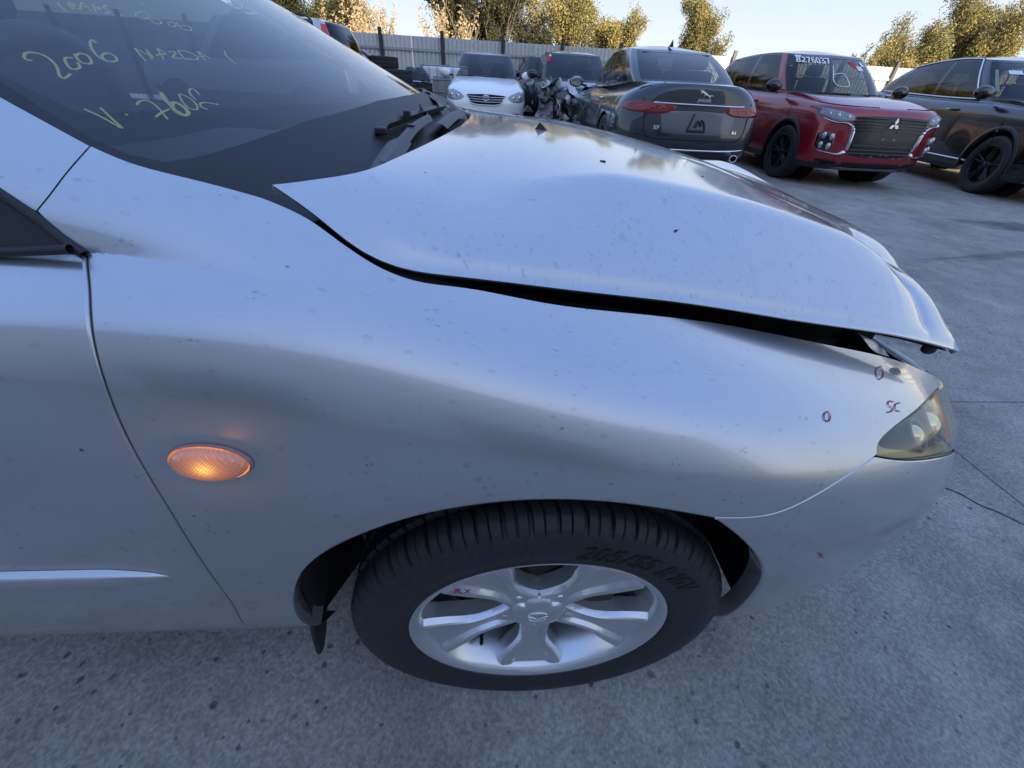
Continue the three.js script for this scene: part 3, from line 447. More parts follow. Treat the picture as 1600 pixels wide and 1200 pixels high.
  for (const z of [.37, -.37]) { const st = part('seat', [bx(.16, .60, .50, -1.42, .80, z, .06).rotateZ(0), bx(.5, .16, .5, -1.2, .5, z, .06)], M({ color: rgb(.06, .06, .065), roughness: .9 }), silver); part('headrest', bx(.1, .18, .26, -1.48, 1.20, z, .04), M({ color: rgb(.06, .06, .065), roughness: .9 }), st); }
  part('rear_bench', bx(.2, .7, 1.3, -2.35, .75, 0, .06), M({ color: rgb(.05, .05, .055), roughness: .9 }), silver);
  part('rear_view_mirror', bx(.03, .06, .22, -.86, 1.27, 0, .02), mPlastic, silver);
  for (const sg of [1, -1]) part('door_glass', gridGeo(10, 4, (s, v) => { const x = lerp(-.62, -2.3, s), h = Math.min(1, .1 + s * 2.2); return [x, lerp(.94, lerp(1.03, 1.36, h), v), sg * lerp(.79, lerp(.76, .62, h), v)]; }), mTintDark, silver);
  // cowl and wipers
  part('cowl', [gridGeo(50, 8, (s, v) => { const t = lerp(-.97, .97, s), q = t * .99, A = hoodP(t, .004), B = glassP(q, -.015), d = .026 * Math.sin(Math.PI * Math.min(1, v * 1.1)) + .012; return [lerp(A[0] + .02, B[0], v), lerp(A[1] - .012, B[1], v) - d, lerp(A[2], B[2], v)]; })], mBlack, silver);
  part('bonnet_seal', tube(Array.from({ length: 25 }, (_, i) => { const p = hoodP(lerp(-.96, .96, i / 24), 0); return [p[0] - .012, p[1] - .016, p[2]]; }), .008, 80, 8), mRubber, silver);
  const wiper = (name, arm, blade, cap, label) => {
    const w = part(name, [...arm], mPlasticGrey, silver, label);
    part('blade', blade, mPlastic, w); part('pivot_cap', cap[0], mPlasticGrey, w); part('pivot_bolt', cap[1], mPlastic, w);
    return w;
  };
  const flat = (pts, w0, w1, h) => gridGeo(20, 4, (s, k) => { const p = curve(pts)(s), a = [0, .3, .5, .7, 1][Math.round(k * 4)] - .5; return [p[0] + a * lerp(w0, w1, s), p[1] + (k > .1 && k < .9 ? h : 0), p[2] + a * .02]; });
  const trough = (pts, w, h) => gridGeo(24, 8, (s, k) => { const p = curve(pts)(s), a = (k - .5) * 2; return [p[0] + a * w, p[1] + h * (a * a * 1.2 - .2) + (Math.abs(a) > .8 ? -.002 : 0), p[2] + a * w * .25]; });
  wiper('wiper', [flat([[-.224, .956, .575], [-.217, .971, .47], [-.211, .981, .38], [-.199, .987, .282]], .024, .017, .007), flat([[-.199, .988, .285], [-.212, .995, .235], [-.226, 1.001, .185]], .014, .008, .004)],
    [trough([[-.252, .982, .425], [-.219, .990, .275], [-.196, .990, .07]], .0115, .010), bx(.018, .010, .010, -.253, .981, .43, .003), bx(.012, .016, .012, -.230, .994, .32, .003), bar([-.258, .974, .425], [-.205, .983, .08], .004, .007)],
    [gridGeo(14, 6, (s, k) => { const p = curve([[-.222, .951, .60], [-.222, .960, .54], [-.219, .970, .475]])(s); return [p[0] + (k - .5) * .034, p[1] + .006 * Math.sin(Math.PI * k) + .002, p[2]]; }), bx(.010, .003, .014, -.212, .9875, .40, .001)]);
  wiper('wiper', [flat([[-.166, .980, -.03], [-.178, .986, -.08], [-.241, .997, -.315], [-.320, 1.002, -.63]], .020, .013, .006)],
    [trough([[-.306, 1.008, -.42], [-.256, 1.002, -.20], [-.196, .997, .06]], .012, .010), bx(.018, .014, .016, -.308, 1.008, -.43, .004), bx(.014, .018, .016, -.262, 1.004, -.24, .004)],
    [gridGeo(14, 6, (s, k) => { const p = curve([[-.180, .976, .30], [-.168, .983, .17], [-.160, .980, .0]])(s); return [p[0] + (k - .5) * .030, p[1] + .008 * Math.sin(Math.PI * k), p[2]]; }), bar([-.170, .968, .28], [-.155, .968, .02], .014, .012)]);
  for (const l of [[[.814, -.024], [.817, -.032], [.814, -.042]], [[.780, -.029], [.782, -.037], [.785, -.046]], [[.747, -.026], [.749, -.031], [.746, -.034]]]) part('twig', stroke(l, W, .0012, .002, 1), M({ color: rgb(.04, .025, .015), roughness: .9 }), screen);
  for (const l of [[[.476, .110], [.490, .099]], [[.50, .168], [.512, .158]], [[.44, .12], [.458, .107]], [[.40, .15], [.42, .134]]]) part('streak', stroke(l, W, .0008, .0006, .2), M({ color: rgb(.10, .12, .14), roughness: .9 }), screen);
  { const dr = [[.62, .30, .005], [.55, .52, .003], [.86, .42, .004]]; dr.forEach(([t, b, r], i) => { const p = hoodP(t, b); part('dirt_fleck', new THREE.TetrahedronGeometry(r).scale(1.6, .35, .8).rotateY(i * 2).translate(p[0], p[1] + r * .15, p[2]), M({ color: rgb(.02, .02, .02), roughness: .9 }), hood); }); }
  const deb = part('cowl_debris', Array.from({ length: 26 }, () => new THREE.TetrahedronGeometry(rr(.004, .009)).scale(1.6, .6, 1).translate(rr(-.20, -.17), rr(.945, .956), rr(-.2, .40))), M({ color: rgb(.09, .055, .03), roughness: .9 }), silver); deb.userData.kind = 'stuff';
  // lit side indicator on the wing
  const uc = -.3395, vc = 5.095;
  const el = (r, a, h) => { const c = Math.cos(a) * r, d = Math.sin(a) * r, u = uc + .0345 * c, v = vc + (d > 0 ? .225 : .205) * d, p = bodyP(u, v), n = bodyN(u, v); return p.map((x, k) => x + n[k] * h); };
  const glowT = tex(256, 128, (x, y) => { const a = (x / 255 - .53) * 2, b = (y / 127 - .56) * 2, r2 = a * a * 2.2 + b * b * 1.2, core = Math.exp(-r2 * 9), mid = Math.exp(-r2 * 1.5), cell = .60 + .40 * Math.cos(x * .55) * Math.cos(y * .62); return [(.10 + .62 * mid + .8 * core) * cell, (.022 + .15 * mid + .60 * core) * cell, (.008 + .015 * mid + .06 * core) * cell]; });
  const ind = part('side_indicator', gridGeo(80, 22, (s, r) => { const a = s * 2 * Math.PI, R = r, x = Math.cos(a) * R, y = Math.sin(a) * R; return el(R * .93, a, .0125 * Math.pow(Math.max(0, 1 - R * R), .42) + .0022 + .0006 * Math.cos(x * 42) * Math.cos(y * 18)); }, { uv: (s, r) => [.5 + .5 * r * Math.cos(s * 2 * Math.PI), .5 + .5 * r * Math.sin(s * 2 * Math.PI)] }), MP({ color: rgb(.50, .26, .16), roughness: .12, emissive: rgb(1, 1, 1), emissiveMap: glowT, emissiveIntensity: .56, clearcoat: 1, clearcoatRoughness: .05 }), silver, 'glowing amber side indicator on the wing');
  part('rim', gridGeo(80, 8, (s, k) => { const a = s * 2 * Math.PI; return el(lerp(.92, 1.03, k), a, .0035 * Math.sin(Math.PI * k) + .0005); }), M({ color: rgb(.26, .20, .18), roughness: .25 }), ind);
  part('gasket', gridGeo(60, 4, (s, k) => el(lerp(1.0, 1.035, k), s * 2 * Math.PI, .0012 * (1 - k) + .0003), mBlack), mBlack, ind);
  const L = new THREE.PointLight(rgb(1, .36, .10), .004, 1.2); const lp = el(.05, .9, .009); L.position.set(...lp); L.shadow.radius = .2; L.castShadow = true; L.name = 'indicator_light'; silver.add(L);
}
function mirrorZ(g) {
  const q = g.clone(), p = q.attributes.position; for (let i = 0; i < p.count; i++) p.setZ(i, -p.getZ(i));
  const n = q.attributes.normal; if (n) for (let i = 0; i < n.count; i++) n.setZ(i, -n.getZ(i));
  if (q.index) { const a = q.index.array.slice(); for (let i = 0; i < a.length; i += 3) { const t = a[i]; a[i] = a[i + 1]; a[i + 1] = t; } q.setIndex(new THREE.BufferAttribute(a, 1)); }
  return q;
}
// ---------- its front wheel: tyre with cut tread, five-spoke alloy rim, cap, nuts, lettering ----------
const font = await new FontLoader().loadAsync('fonts/droid/droid_sans_bold.typeface.json');
const flatText = (s, h, d) => { const g = new TextGeometry(s, { font, size: h, depth: d, curveSegments: 5, bevelEnabled: false }); g.computeBoundingBox(); return g; };
function sedanWheel(parent, zs, front) {
  const w = new THREE.Group(); w.name = 'wheel'; w.position.set(0, .305, zs * .855); if (zs < 0) w.rotation.y = Math.PI; parent.add(w);
  // profile from the outer bead to the inner bead: [radius, z, zone] zone 1 = tread, 2 = shoulder
  const prof = []; const add = (r, z, k = 0) => prof.push([r, z, k]);
  add(.216, -.010); add(.2190, -.003); add(.2205, .002); add(.2245, .0045); add(.230, .0065); add(.236, .0060); add(.245, .009); add(.255, .0105); add(.265, .0110); add(.275, .0105); add(.284, .009, 0); add(.291, .0068, .3); add(.297, .0035, 2); add(.302, -.0005, 2); add(.306, -.0045, 2); add(.3095, -.010, 2); add(.3118, -.016, 2);
  const gro = [-.043, -.078, -.122, -.157];
  for (let i = 0; i <= 34; i++) { const z = -.020 - i * .0047; let r = .3135 + .0025 * Math.sin(Math.PI * i / 34); if (gro.some((g) => Math.abs(z - g) < .0052)) r -= .0075; add(r, z, 1); }
  add(.309, -.19); add(.295, -.199); add(.265, -.206); add(.23, -.20); add(.203, -.19);
  const NA = 1260, NP = prof.length - 1, pitch = 2 * Math.PI / 54;
  const tg = gridGeo(NA, NP, (s, t) => {
    const j = Math.round(t * NP), [r0, z, k] = prof[j], a = s * 2 * Math.PI; let r = r0, dz = 0;
    const skew = k === 1 ? (z + .02) * .9 : 0, f = (((a + skew) / pitch) % 1 + 1) % 1;
    const cut = (c, hw, dep) => (Math.abs(f - c) < hw ? dep : 0);
    if (k === 1 && z > -.165) r -= Math.max(cut(.5, .075, .007), cut(.02, .028, .0035));
    if (k === 2) { const d = Math.max(cut(.5, .075, j < 14 ? .0035 : .0065), cut(.02, .028, .003)); r -= d * .8; dz = -d * .6; }
    if (k === .3) { dz = f > .08 && f < .92 ? -.0012 : 0; }
    if (j > 6 && j < 11) { const aa = ((a * 180 / Math.PI) % 360); if (aa > 96 && aa < 148) dz = .0005 * Math.sign(Math.sin(aa * 2.1 + j * 1.7)) + .0004; }
    const x = Math.cos(a) * r; let y = Math.sin(a) * r; if (y < -.301) y = -.301; return [x, y, z + dz];
  }, { uv: (s, t) => [s * 2, t] });
  const tyre = part('tyre', toCreasedNormals(tg, .5), mRubber, w);
  const rimL = lathe([[.150, -.052], [.176, -.05], [.192, -.045], [.1985, -.020], [.203, -.010], [.2062, -.004], [.2115, -.0005], [.2145, .0010], [.2165, .0005], [.2165, -.004], [.211, -.008], [.204, -.012]], 120).rotateX(Math.PI / 2);
  const barrel = lathe([[.200, -.014], [.194, -.03], [.186, -.055], [.181, -.10], [.183, -.16], [.197, -.175], [.203, -.185]], 96).rotateX(Math.PI / 2);
  void rimL;
  const lip = lathe([[.197, -.022], [.2005, -.012], [.2052, -.005], [.2105, -.0012], [.2160, .0010], [.2190, .0004], [.2190, -.006], [.209, -.01]], 140).rotateX(Math.PI / 2);
  const rim = part('rim', [lip, barrel], mAlloy, w);
  const secZ = lin([0, .46, .58, .70, .84, .90, 1.0, 1.25], [-.0095, -.009, -.0018, 0, .0004, -.002, -.011, -.038]);
  const spoke = (a0) => toCreasedNormals(gridGeo(30, 50, (s, t) => {
    const r = lerp(.034, .2008, s), k = lerp(-1.25, 1.25, t), ak = Math.min(1, Math.abs(k)), W = .034 - .007 * Math.sin(Math.PI * Math.min(1, s * 1.5)) + .034 * Math.pow(sstep(.30, 1.0, s), 1.35);
    const face = lerp(-.032, -.0075, Math.pow(s, .8)) - .004 * sstep(.93, 1, s), dp = sstep(.05, .30, s) * (1 - .4 * sstep(.8, 1, s));
    const z = face + secZ(Math.abs(k)) * (Math.abs(k) < .8 ? dp : 1) - (Math.abs(k) > 1 ? 0 : 0);
    const lat = Math.sign(k) * ak * W, R = Math.sqrt(Math.max(1e-6, r * r - (s > .9 ? lat * lat * ((s - .9) * 10) : 0)));
    const y = lat - (Math.abs(k) > 1 ? (Math.abs(k) - 1) * .008 * Math.sign(k) : 0); return [R * Math.cos(a0) - y * Math.sin(a0), R * Math.sin(a0) + y * Math.cos(a0), z];
  }), .32);
  for (let i = 0; i < 5; i++) part('spoke', spoke(-Math.PI / 2 + i * 2 * Math.PI / 5), mAlloy, w);
  // webs near the rim that round off the openings
  const cap = []; for (let i = 0; i < 120; i++) { const a = i / 120 * 2 * Math.PI, r = .0520 - .008 * Math.pow(Math.max(0, Math.cos(5 * (a + Math.PI / 2) + 0)), 5) - .001 * Math.cos(5 * (a + Math.PI / 2)); cap.push([Math.cos(a) * r, Math.sin(a) * r]); }
  const hc = part('hub_cap', [gridGeo(120, 10, (s, t) => { const a = s * 2 * Math.PI, q = cap[Math.round(s * 120) % 120], r = t; return [q[0] * r, q[1] * r, -.020 - .007 * Math.pow(r, 3) - (r > .97 ? .006 : 0)]; }), extr(cap, .012, .0005).translate(0, 0, -.044)], mAlloy, w);
  // winged oval badge
  const oval = Array.from({ length: 33 }, (_, i) => { const a = i / 32 * 2 * Math.PI; return [Math.cos(a) * .0195, Math.sin(a) * .0155, -.0195]; });
  const bdg = [tube(oval.slice(0, 32), .0016, 64, 6, true), tube([[-.018, .0055, -0.0188], [-.011, .0055, -0.0178], [-.005, .001, -0.0172], [0, -.0035, -0.0170], [.005, .001, -0.0172], [.011, .0055, -0.0178], [.018, .0055, -0.0188]], .0018, 30, 6), tube([[-.015, -.003, -0.0190], [-.009, -.001, -0.0180], [-.004, -.0075, -0.0180], [0, -.010, -0.0180], [.004, -.0075, -0.0180], [.009, -.001, -0.0180], [.015, -.003, -0.0190]], .0013, 30, 6)];
  if (front) part('badge', bdg, mChrome, w);
  part('badge_field', lathe([[0, -.0206], [.018, -.0209], [.0185, -.0225]], 40).rotateX(Math.PI / 2).scale(1, .8, 1), M({ color: rgb(.2, .21, .23), metalness: .8, roughness: .3 }), w);
  for (let i = 0; i < 5; i++) { const a = -Math.PI / 2 + i * 2 * Math.PI / 5; part('wheel_nut', [new THREE.CylinderGeometry(.0095, .0105, .02, 6).rotateX(Math.PI / 2).translate(Math.cos(a) * .0585, Math.sin(a) * .0585, -.045), new THREE.SphereGeometry(.0088, 12, 6, 0, 2 * Math.PI, 0, Math.PI / 2).rotateX(Math.PI / 2).translate(Math.cos(a) * .0585, Math.sin(a) * .0585, -.0352), lathe([[.0105, -.036], [.015, -.040], [.016, -.046]], 20).rotateX(Math.PI / 2).translate(Math.cos(a) * .0585, Math.sin(a) * .0585, 0)], mChrome, w); }
  part('valve', [new THREE.CylinderGeometry(.0035, .005, .034, 10).rotateX(Math.PI / 2 - .25).translate(-.098, -.147, -.048), new THREE.SphereGeometry(.007, 10, 8).translate(-.1, -.152, -.06)], mBlack, w);
  part('brake_disc', [lathe([[.05, -.066], [.132, -.066], [.134, -.074], [.05, -.074]], 60).rotateX(Math.PI / 2), bx(.06, .13, .03, .115, .03, -.062, .01)], M({ color: rgb(.06, .042, .03), metalness: .5, roughness: .6 }), w);
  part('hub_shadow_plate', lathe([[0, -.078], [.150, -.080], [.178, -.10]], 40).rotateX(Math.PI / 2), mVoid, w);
  if (!front) return w;
  const txt = []; let ang = 83; const str = '205/55 R16V';
  for (const ch of str) {
    if (ch === ' ') { ang -= 3.2; continue; }
    const g = flatText(ch, .030, .0004), bb = g.boundingBox, wd = (bb.max.x - bb.min.x) * .92, a = (ang - (wd / .272) * 90 / Math.PI) * Math.PI / 180;
    g.translate(-(bb.min.x + bb.max.x) / 2, -.015, 0); g.scale(.92, 1.0, 1); const sh = new THREE.Matrix4().makeShear(0, 0, .22, 0, 0, 0); g.applyMatrix4(sh);
    g.rotateZ(a - Math.PI / 2).translate(Math.cos(a) * .2625, Math.sin(a) * .2625, .0112); txt.push(g); ang -= (wd + .0030) / .272 * 180 / Math.PI;
  }
  part('lettering', txt, mRubberMark, w);
  return w;
}
{
  const w = sedanWheel(silver, 1, true);
  const pen = (pts) => tube(pts.map((p) => [p[0], p[1], p[2] ?? -.004]), .0009, 12, 5);
  part('pen_mark', [pen([[-.139, .128], [-.135, .142]]), pen([[-.137, .142], [-.129, .139], [-.136, .134], [-.126, .129]]), pen([[-.122, .140], [-.116, .131]]), pen([[-.115, .140], [-.122, .131]])], mPenPurple, w);
  sedanWheel(silver, -1, false);
  const rw = sedanWheel(silver, -1, false); rw.position.x = -2.68;
  const rw2 = sedanWheel(silver, 1, false); rw2.position.x = -2.68;
}
// ---------- the parked cars: bodies lofted from plan loops, one builder, each car with its own measures ----------
const fz = (f, x) => (typeof f === 'number' ? f : f(x));
function carKit(o) {
  const sp = (pts) => natSpline(pts.map((p) => p[0]), pts.map((p) => p[1]));
  const loop = (L, s) => {
    const c = (p, n) => Math.pow(Math.max(0, Math.cos(p)), 2 / n), d = (p, n) => Math.pow(Math.max(0, Math.sin(p)), 2 / n); let x, z;
    if (s < .25) { const p = s / .25 * Math.PI / 2; x = L.xF - L.aF * (1 - c(p, L.nF)); z = L.W * d(p, L.nF); }
    else if (s < .75) { const k = (s - .25) / .5; x = lerp(L.xF - L.aF, L.xR + L.aR, k); z = L.W; }
    else { const p = (1 - s) / .25 * Math.PI / 2; x = L.xR + L.aR * (1 - c(p, L.nR)); z = L.W * d(p, L.nR); }
    return [x, z];
  };
  const rows = o.rows.map((r) => ({ ...o.base, ...r, yf: Array.isArray(r.y) ? sp(r.y) : () => r.y }));
  const NV = rows.length - 1;
  const P = (s, v) => {
    const at = (k) => { const r = rows[clamp(k, 0, NV)], q = loop(r, s); return [q[0], r.yf(q[0]), q[1]]; };
    const i = clamp(Math.floor(v), 0, NV - 1), t = v - i, b = at(i), c = at(i + 1), a = i > 0 ? at(i - 1) : b.map((x, k) => 2 * x - c[k]), d = i + 2 <= NV ? at(i + 2) : c.map((x, k) => 2 * x - b[k]);
    const w0 = (1 - t) ** 3 / 6, w1 = (3 * t ** 3 - 6 * t * t + 4) / 6, w2 = (-3 * t ** 3 + 3 * t * t + 3 * t + 1) / 6, w3 = t ** 3 / 6;
    return [0, 1, 2].map((k) => w0 * a[k] + w1 * b[k] + w2 * c[k] + w3 * d[k]);
  };
  const vAtY = (s, y) => { let a = 0, b = NV; for (let i = 0; i < 16; i++) { const m = (a + b) / 2; if (P(s, m)[1] < y) a = m; else b = m; } return (a + b) / 2; };
  const archV = (s) => { const p = P(s, 1.5); let v = 0; for (const xa of o.axles) { const d = Math.abs(p[0] - xa); if (s > .12 && s < .9 && d < o.archR) v = Math.max(v, vAtY(s, o.wheelR + Math.sqrt(o.archR ** 2 - d * d))); } return v; };
  const G0 = (s) => { const q = loop(o.g0, s); return [q[0], o.g0.yf(q[0]), q[1]]; }, G1 = (s) => { const q = loop(o.g1, s); return [q[0], o.g1.yf(q[0]), q[1]]; };
  o.g0.yf ??= sp(o.g0.y); o.g1.yf ??= sp(o.g1.y);
  const G = (s, t, lift = 0) => { const a = G0(s), b = G1(s), k = (.02 + lift) + .035 * Math.sin(Math.PI * t), m = [(a[0] + b[0]) / 2, 0]; const fx = s < .25 ? Math.cos(s / .25 * Math.PI / 2) : s > .75 ? -Math.cos((1 - s) / .25 * Math.PI / 2) : 0, fzz = 1 - Math.abs(fx) * .8; return [lerp(a[0], b[0], t) + fx * (k - .02), lerp(a[1], b[1], t) + (k - .02) * .35, lerp(a[2], b[2], t) + fzz * (k - .02) * (a[2] > .001 ? 1 : 0)]; };
  const mir = (q, m) => (m < 0 ? [q[0], q[1], -q[2]] : q);
  // point on the body near height y at signed s; lift along the plan normal
  const on = (s, y, lift = 0) => { const m = s < 0 ? -1 : 1, a = Math.abs(s), v = vAtY(a, y), p = P(a, v), e = .004, q = P(Math.min(1, a + e), v), r = P(Math.max(0, a - e), v); let nx = -(q[2] - r[2]), nz = q[0] - r[0]; if (a < .004) { nx = 1; nz = 0; return mir([p[0] + lift, p[1], p[2]], m); } nx = q[2] - r[2]; nz = -(q[0] - r[0]); const L = Math.hypot(nx, nz) || 1; return mir([p[0] + nx / L * lift, p[1], p[2] + nz / L * lift], m); };
  const sZ = (z, y = .6) => { const L = rows[Math.min(NV, Math.round(vAtY(.1, y)))]; const a = Math.abs(z) / L.W; return Math.sign(z) * .25 * 2 / Math.PI * Math.asin(Math.min(1, Math.pow(a, L.nF / 2))); };
  const sZr = (z, y = .6) => { const L = rows[Math.min(NV, Math.round(vAtY(.9, y)))]; const a = Math.abs(z) / L.W; return Math.sign(z || 1) * (1 - .25 * 2 / Math.PI * Math.asin(Math.min(1, Math.pow(a, L.nR / 2)))); };
  // a patch over the nose or tail between a lower and an upper line of [z, y]
  const patch = (lo, hi, { lift = .006, nu = 24, nv = 8, rear = false, edge = true, side = 1 } = {}) => { const A = curve(lo.map((p) => [p[0], p[1], 0]), lo.length < 4), B = curve(hi.map((p) => [p[0], p[1], 0]), hi.length < 4); return gridGeo(nu, nv, (s, t) => { const a = A(s), b = B(s), z = lerp(a[0], b[0], t) * side, y = lerp(a[1], b[1], t), e = edge ? 1 - Math.pow(Math.max(Math.abs(2 * s - 1), Math.abs(2 * t - 1)), 8) : 1; const L = lift * (edge ? lerp(-.4, 1, e) : 1); if (!rear) return on(sZ(z, y), y, L); return on(sZr(z, y), y, L); }); };
  // a patch along the flank in (s, y)
  const patchS = (lo, hi, { lift = .006, nu = 24, nv = 8, m = 1, edge = true } = {}) => { const A = curve(lo.map((p) => [p[0], p[1], 0]), lo.length < 4), B = curve(hi.map((p) => [p[0], p[1], 0]), hi.length < 4); return gridGeo(nu, nv, (s, t) => { const a = A(s), b = B(s), e = edge ? 1 - Math.pow(Math.max(Math.abs(2 * s - 1), Math.abs(2 * t - 1)), 8) : 1; return on(m * lerp(a[0], b[0], t), lerp(a[1], b[1], t), lift * (edge ? lerp(-.4, 1, e) : 1)); }); };
  return { P, G, G0, G1, on, sZ, sZr, patch, patchS, archV, NV, mir, vAtY, loop };
}
function carBody(root, o, K, mats) {
  const both = (f) => { const a = f(1); const b = f(-1); return [a, b]; };
  const cut = o.trimV ?? 0, NS = 220;
  const panel = (v0, v1, nv) => both((m) => gridGeo(NS, nv, (s, t) => { const av = K.archV(s), a = Math.max(v0, Math.min(av, v1)); return K.mir(K.P(s, lerp(a, v1, t)), m); }, { uv: (s, t) => [s * 4, t] }));
  part('body_panel', panel(cut, K.NV, 20), mats.paint, root);
  if (cut) part('lower_trim', panel(0, cut, 4), mats.trim, root);
  const capS = (s0, s1, n) => both((m) => gridGeo(n, 14, (a, k) => { const s = lerp(s0, s1, a), p = K.P(s, K.NV), q = K.G0(s), b = Math.sin(Math.PI * k) * (s < .25 ? o.hoodBulge ?? .05 : s > .75 ? o.deckBulge ?? .03 : .006); return K.mir([lerp(p[0], q[0], k), lerp(p[1], q[1], k) + b, lerp(p[2], q[2], k)], m); }));
  part('bonnet', capS(0, .27, 60), mats.hood ?? mats.paint, root);
  part('waist', capS(.27, .74, 60), mats.paint, root);
  part(o.bootName ?? 'boot_lid', capS(.74, 1, 60), mats.paint, root);
  part('roof', both((m) => gridGeo(90, 10, (s, k) => { const q = K.G1(s), zc = q[2] * (1 - k), mid = lerp(o.g1.xF - .3, o.g1.xR + .3, .5); return K.mir([lerp(q[0], clamp(q[0], o.g1.xR + .02, o.g1.xF - .02), k), q[1] + o.crown * (1 - (1 - k) ** 2) * Math.min(1, Math.abs(q[0] - o.g1.xF) * 2 + .15) * Math.min(1, Math.abs(q[0] - o.g1.xR) * 2 + .15), zc], m); })), mats.roof ?? mats.paint, root);
  // greenhouse: [kind, s0 at belt, s0 at roof] runs to the next entry
  const tb = .05, tt = .93, seg = o.segs;
  for (let i = 0; i < seg.length - 1; i++) {
    const [kind, a0, a1] = seg[i], [, b0, b1] = seg[i + 1];
    const strip = (t0, t1, nv, lift) => (m) => gridGeo(28, nv, (s, t) => { const T = lerp(t0, t1, t); return K.mir(K.G(lerp(lerp(a0, a1, T), lerp(b0, b1, T), s), T, lift), m); });
    if (kind === 'pillar') { part('pillar', both(strip(0, 1, 8, .002)), mats.pillar ?? mats.paint, root); continue; }
    if (kind === 'blackpillar') { part('pillar', both(strip(0, 1, 8, .001)), mGloss, root); continue; }
    const nm = kind === 'screen' ? 'windscreen' : kind === 'rear' ? 'rear_window' : 'side_window';
    if (kind === 'screen' || kind === 'rear') part(nm, both(strip(tb, tt, 8, 0)), kind === 'rear' ? mats.rearGlass ?? mTintDark : mats.glass ?? mTint, root);
    else for (const m of [1, -1]) part(nm, strip(tb, tt, 8, 0)(m), mats.sideGlass ?? mTintDark, root);
    for (const q of kind === 'side' ? [...both(strip(0, tb, 1, .003)), ...both(strip(tt, 1, 2, .003))] : [both(strip(0, tb, 1, .003)), both(strip(tt, 1, 2, .003))]) part('window_trim', q, kind === 'side' && mats.chromeTrim ? mats.chromeTrim : mGloss, root);
  }
  // dark inside with seats
  const fy = o.g0.yf(o.g0.xF - 1) - .32;
  part('cabin_floor', [bx(o.g0.xF - o.g0.xR - .1, .02, o.base.W * 1.7, (o.g0.xF + o.g0.xR) / 2, fy, 0), bx(o.axles[0] - o.axles[1] + 1.6, .02, o.base.W * 1.5, (o.axles[0] + o.axles[1]) / 2, o.floorY ?? .26, 0)], mVoid, root);
  part('dashboard', bx(.45, .25, o.base.W * 1.4, o.g0.xF - .62, fy + .24, 0, .06), M({ color: rgb(.03, .03, .033), roughness: .8 }), root);
  const mSeat = mats.seat ?? M({ color: rgb(.05, .05, .052), roughness: .9 });
  for (const z of [-.36, .36]) for (const x of [o.g0.xF - 1.5, Math.max(o.g0.xF - 2.35, o.g1.xR - .02)]) { const st = part('seat', bx(.16, .58, .48, x, fy + .28, z, .07), mSeat, root); part('headrest', bx(.10, .17, .27, x - .03, fy + .66, z, .05), mSeat, st); }
  part('steering_wheel', new THREE.TorusGeometry(.18, .017, 8, 28).rotateY(Math.PI / 2).rotateZ(-.4).translate(o.g0.xF - .95, fy + .36, .36), mBlack, root);
  // wheels and arches
  o.axles.forEach((xa) => { for (const m of [1, -1]) {
    const z = m * (o.base.W - .015);
    carWheel(root, [xa, o.wheelR, z], m, o.wheelR, o.wheelW ?? .22, mats.rim ?? mAlloy, o.spokes ?? 5, o.steer && xa === o.axles[0] ? o.steer : 0, o.spokeStyle);
    part('wheel_well', [gridGeo(24, 2, (s, v) => { const a = lerp(0, Math.PI, s); return [xa + Math.cos(a) * o.archR * 1.02, o.wheelR + Math.sin(a) * o.archR * 1.02, m * lerp(o.base.W - .03, o.base.W - .42, v)]; }), new THREE.CircleGeometry(o.archR * 1.02, 24).translate(xa, o.wheelR, m * (o.base.W - .42))], mVoid, root);
    if (mats.archTrim) part('arch_trim', gridGeo(40, 4, (s, v) => { const a = lerp(-.12, Math.PI + .12, s), R = o.archR + .055 * v, X = xa + Math.cos(a) * R, Y = o.wheelR + Math.sin(a) * R; let lo = .13, hi = .88; for (let i = 0; i < 18; i++) { const q = (lo + hi) / 2; if (K.P(q, K.vAtY(q, Y))[0] > X) lo = q; else hi = q; } return K.on(m * (lo + hi) / 2, Math.max(Y, .22), .012 * Math.sin(Math.PI * clamp(v * .9 + .1, 0, 1)) + .002); }), mats.archTrim, root);
  } });
}
const tyreGeo = new Map();
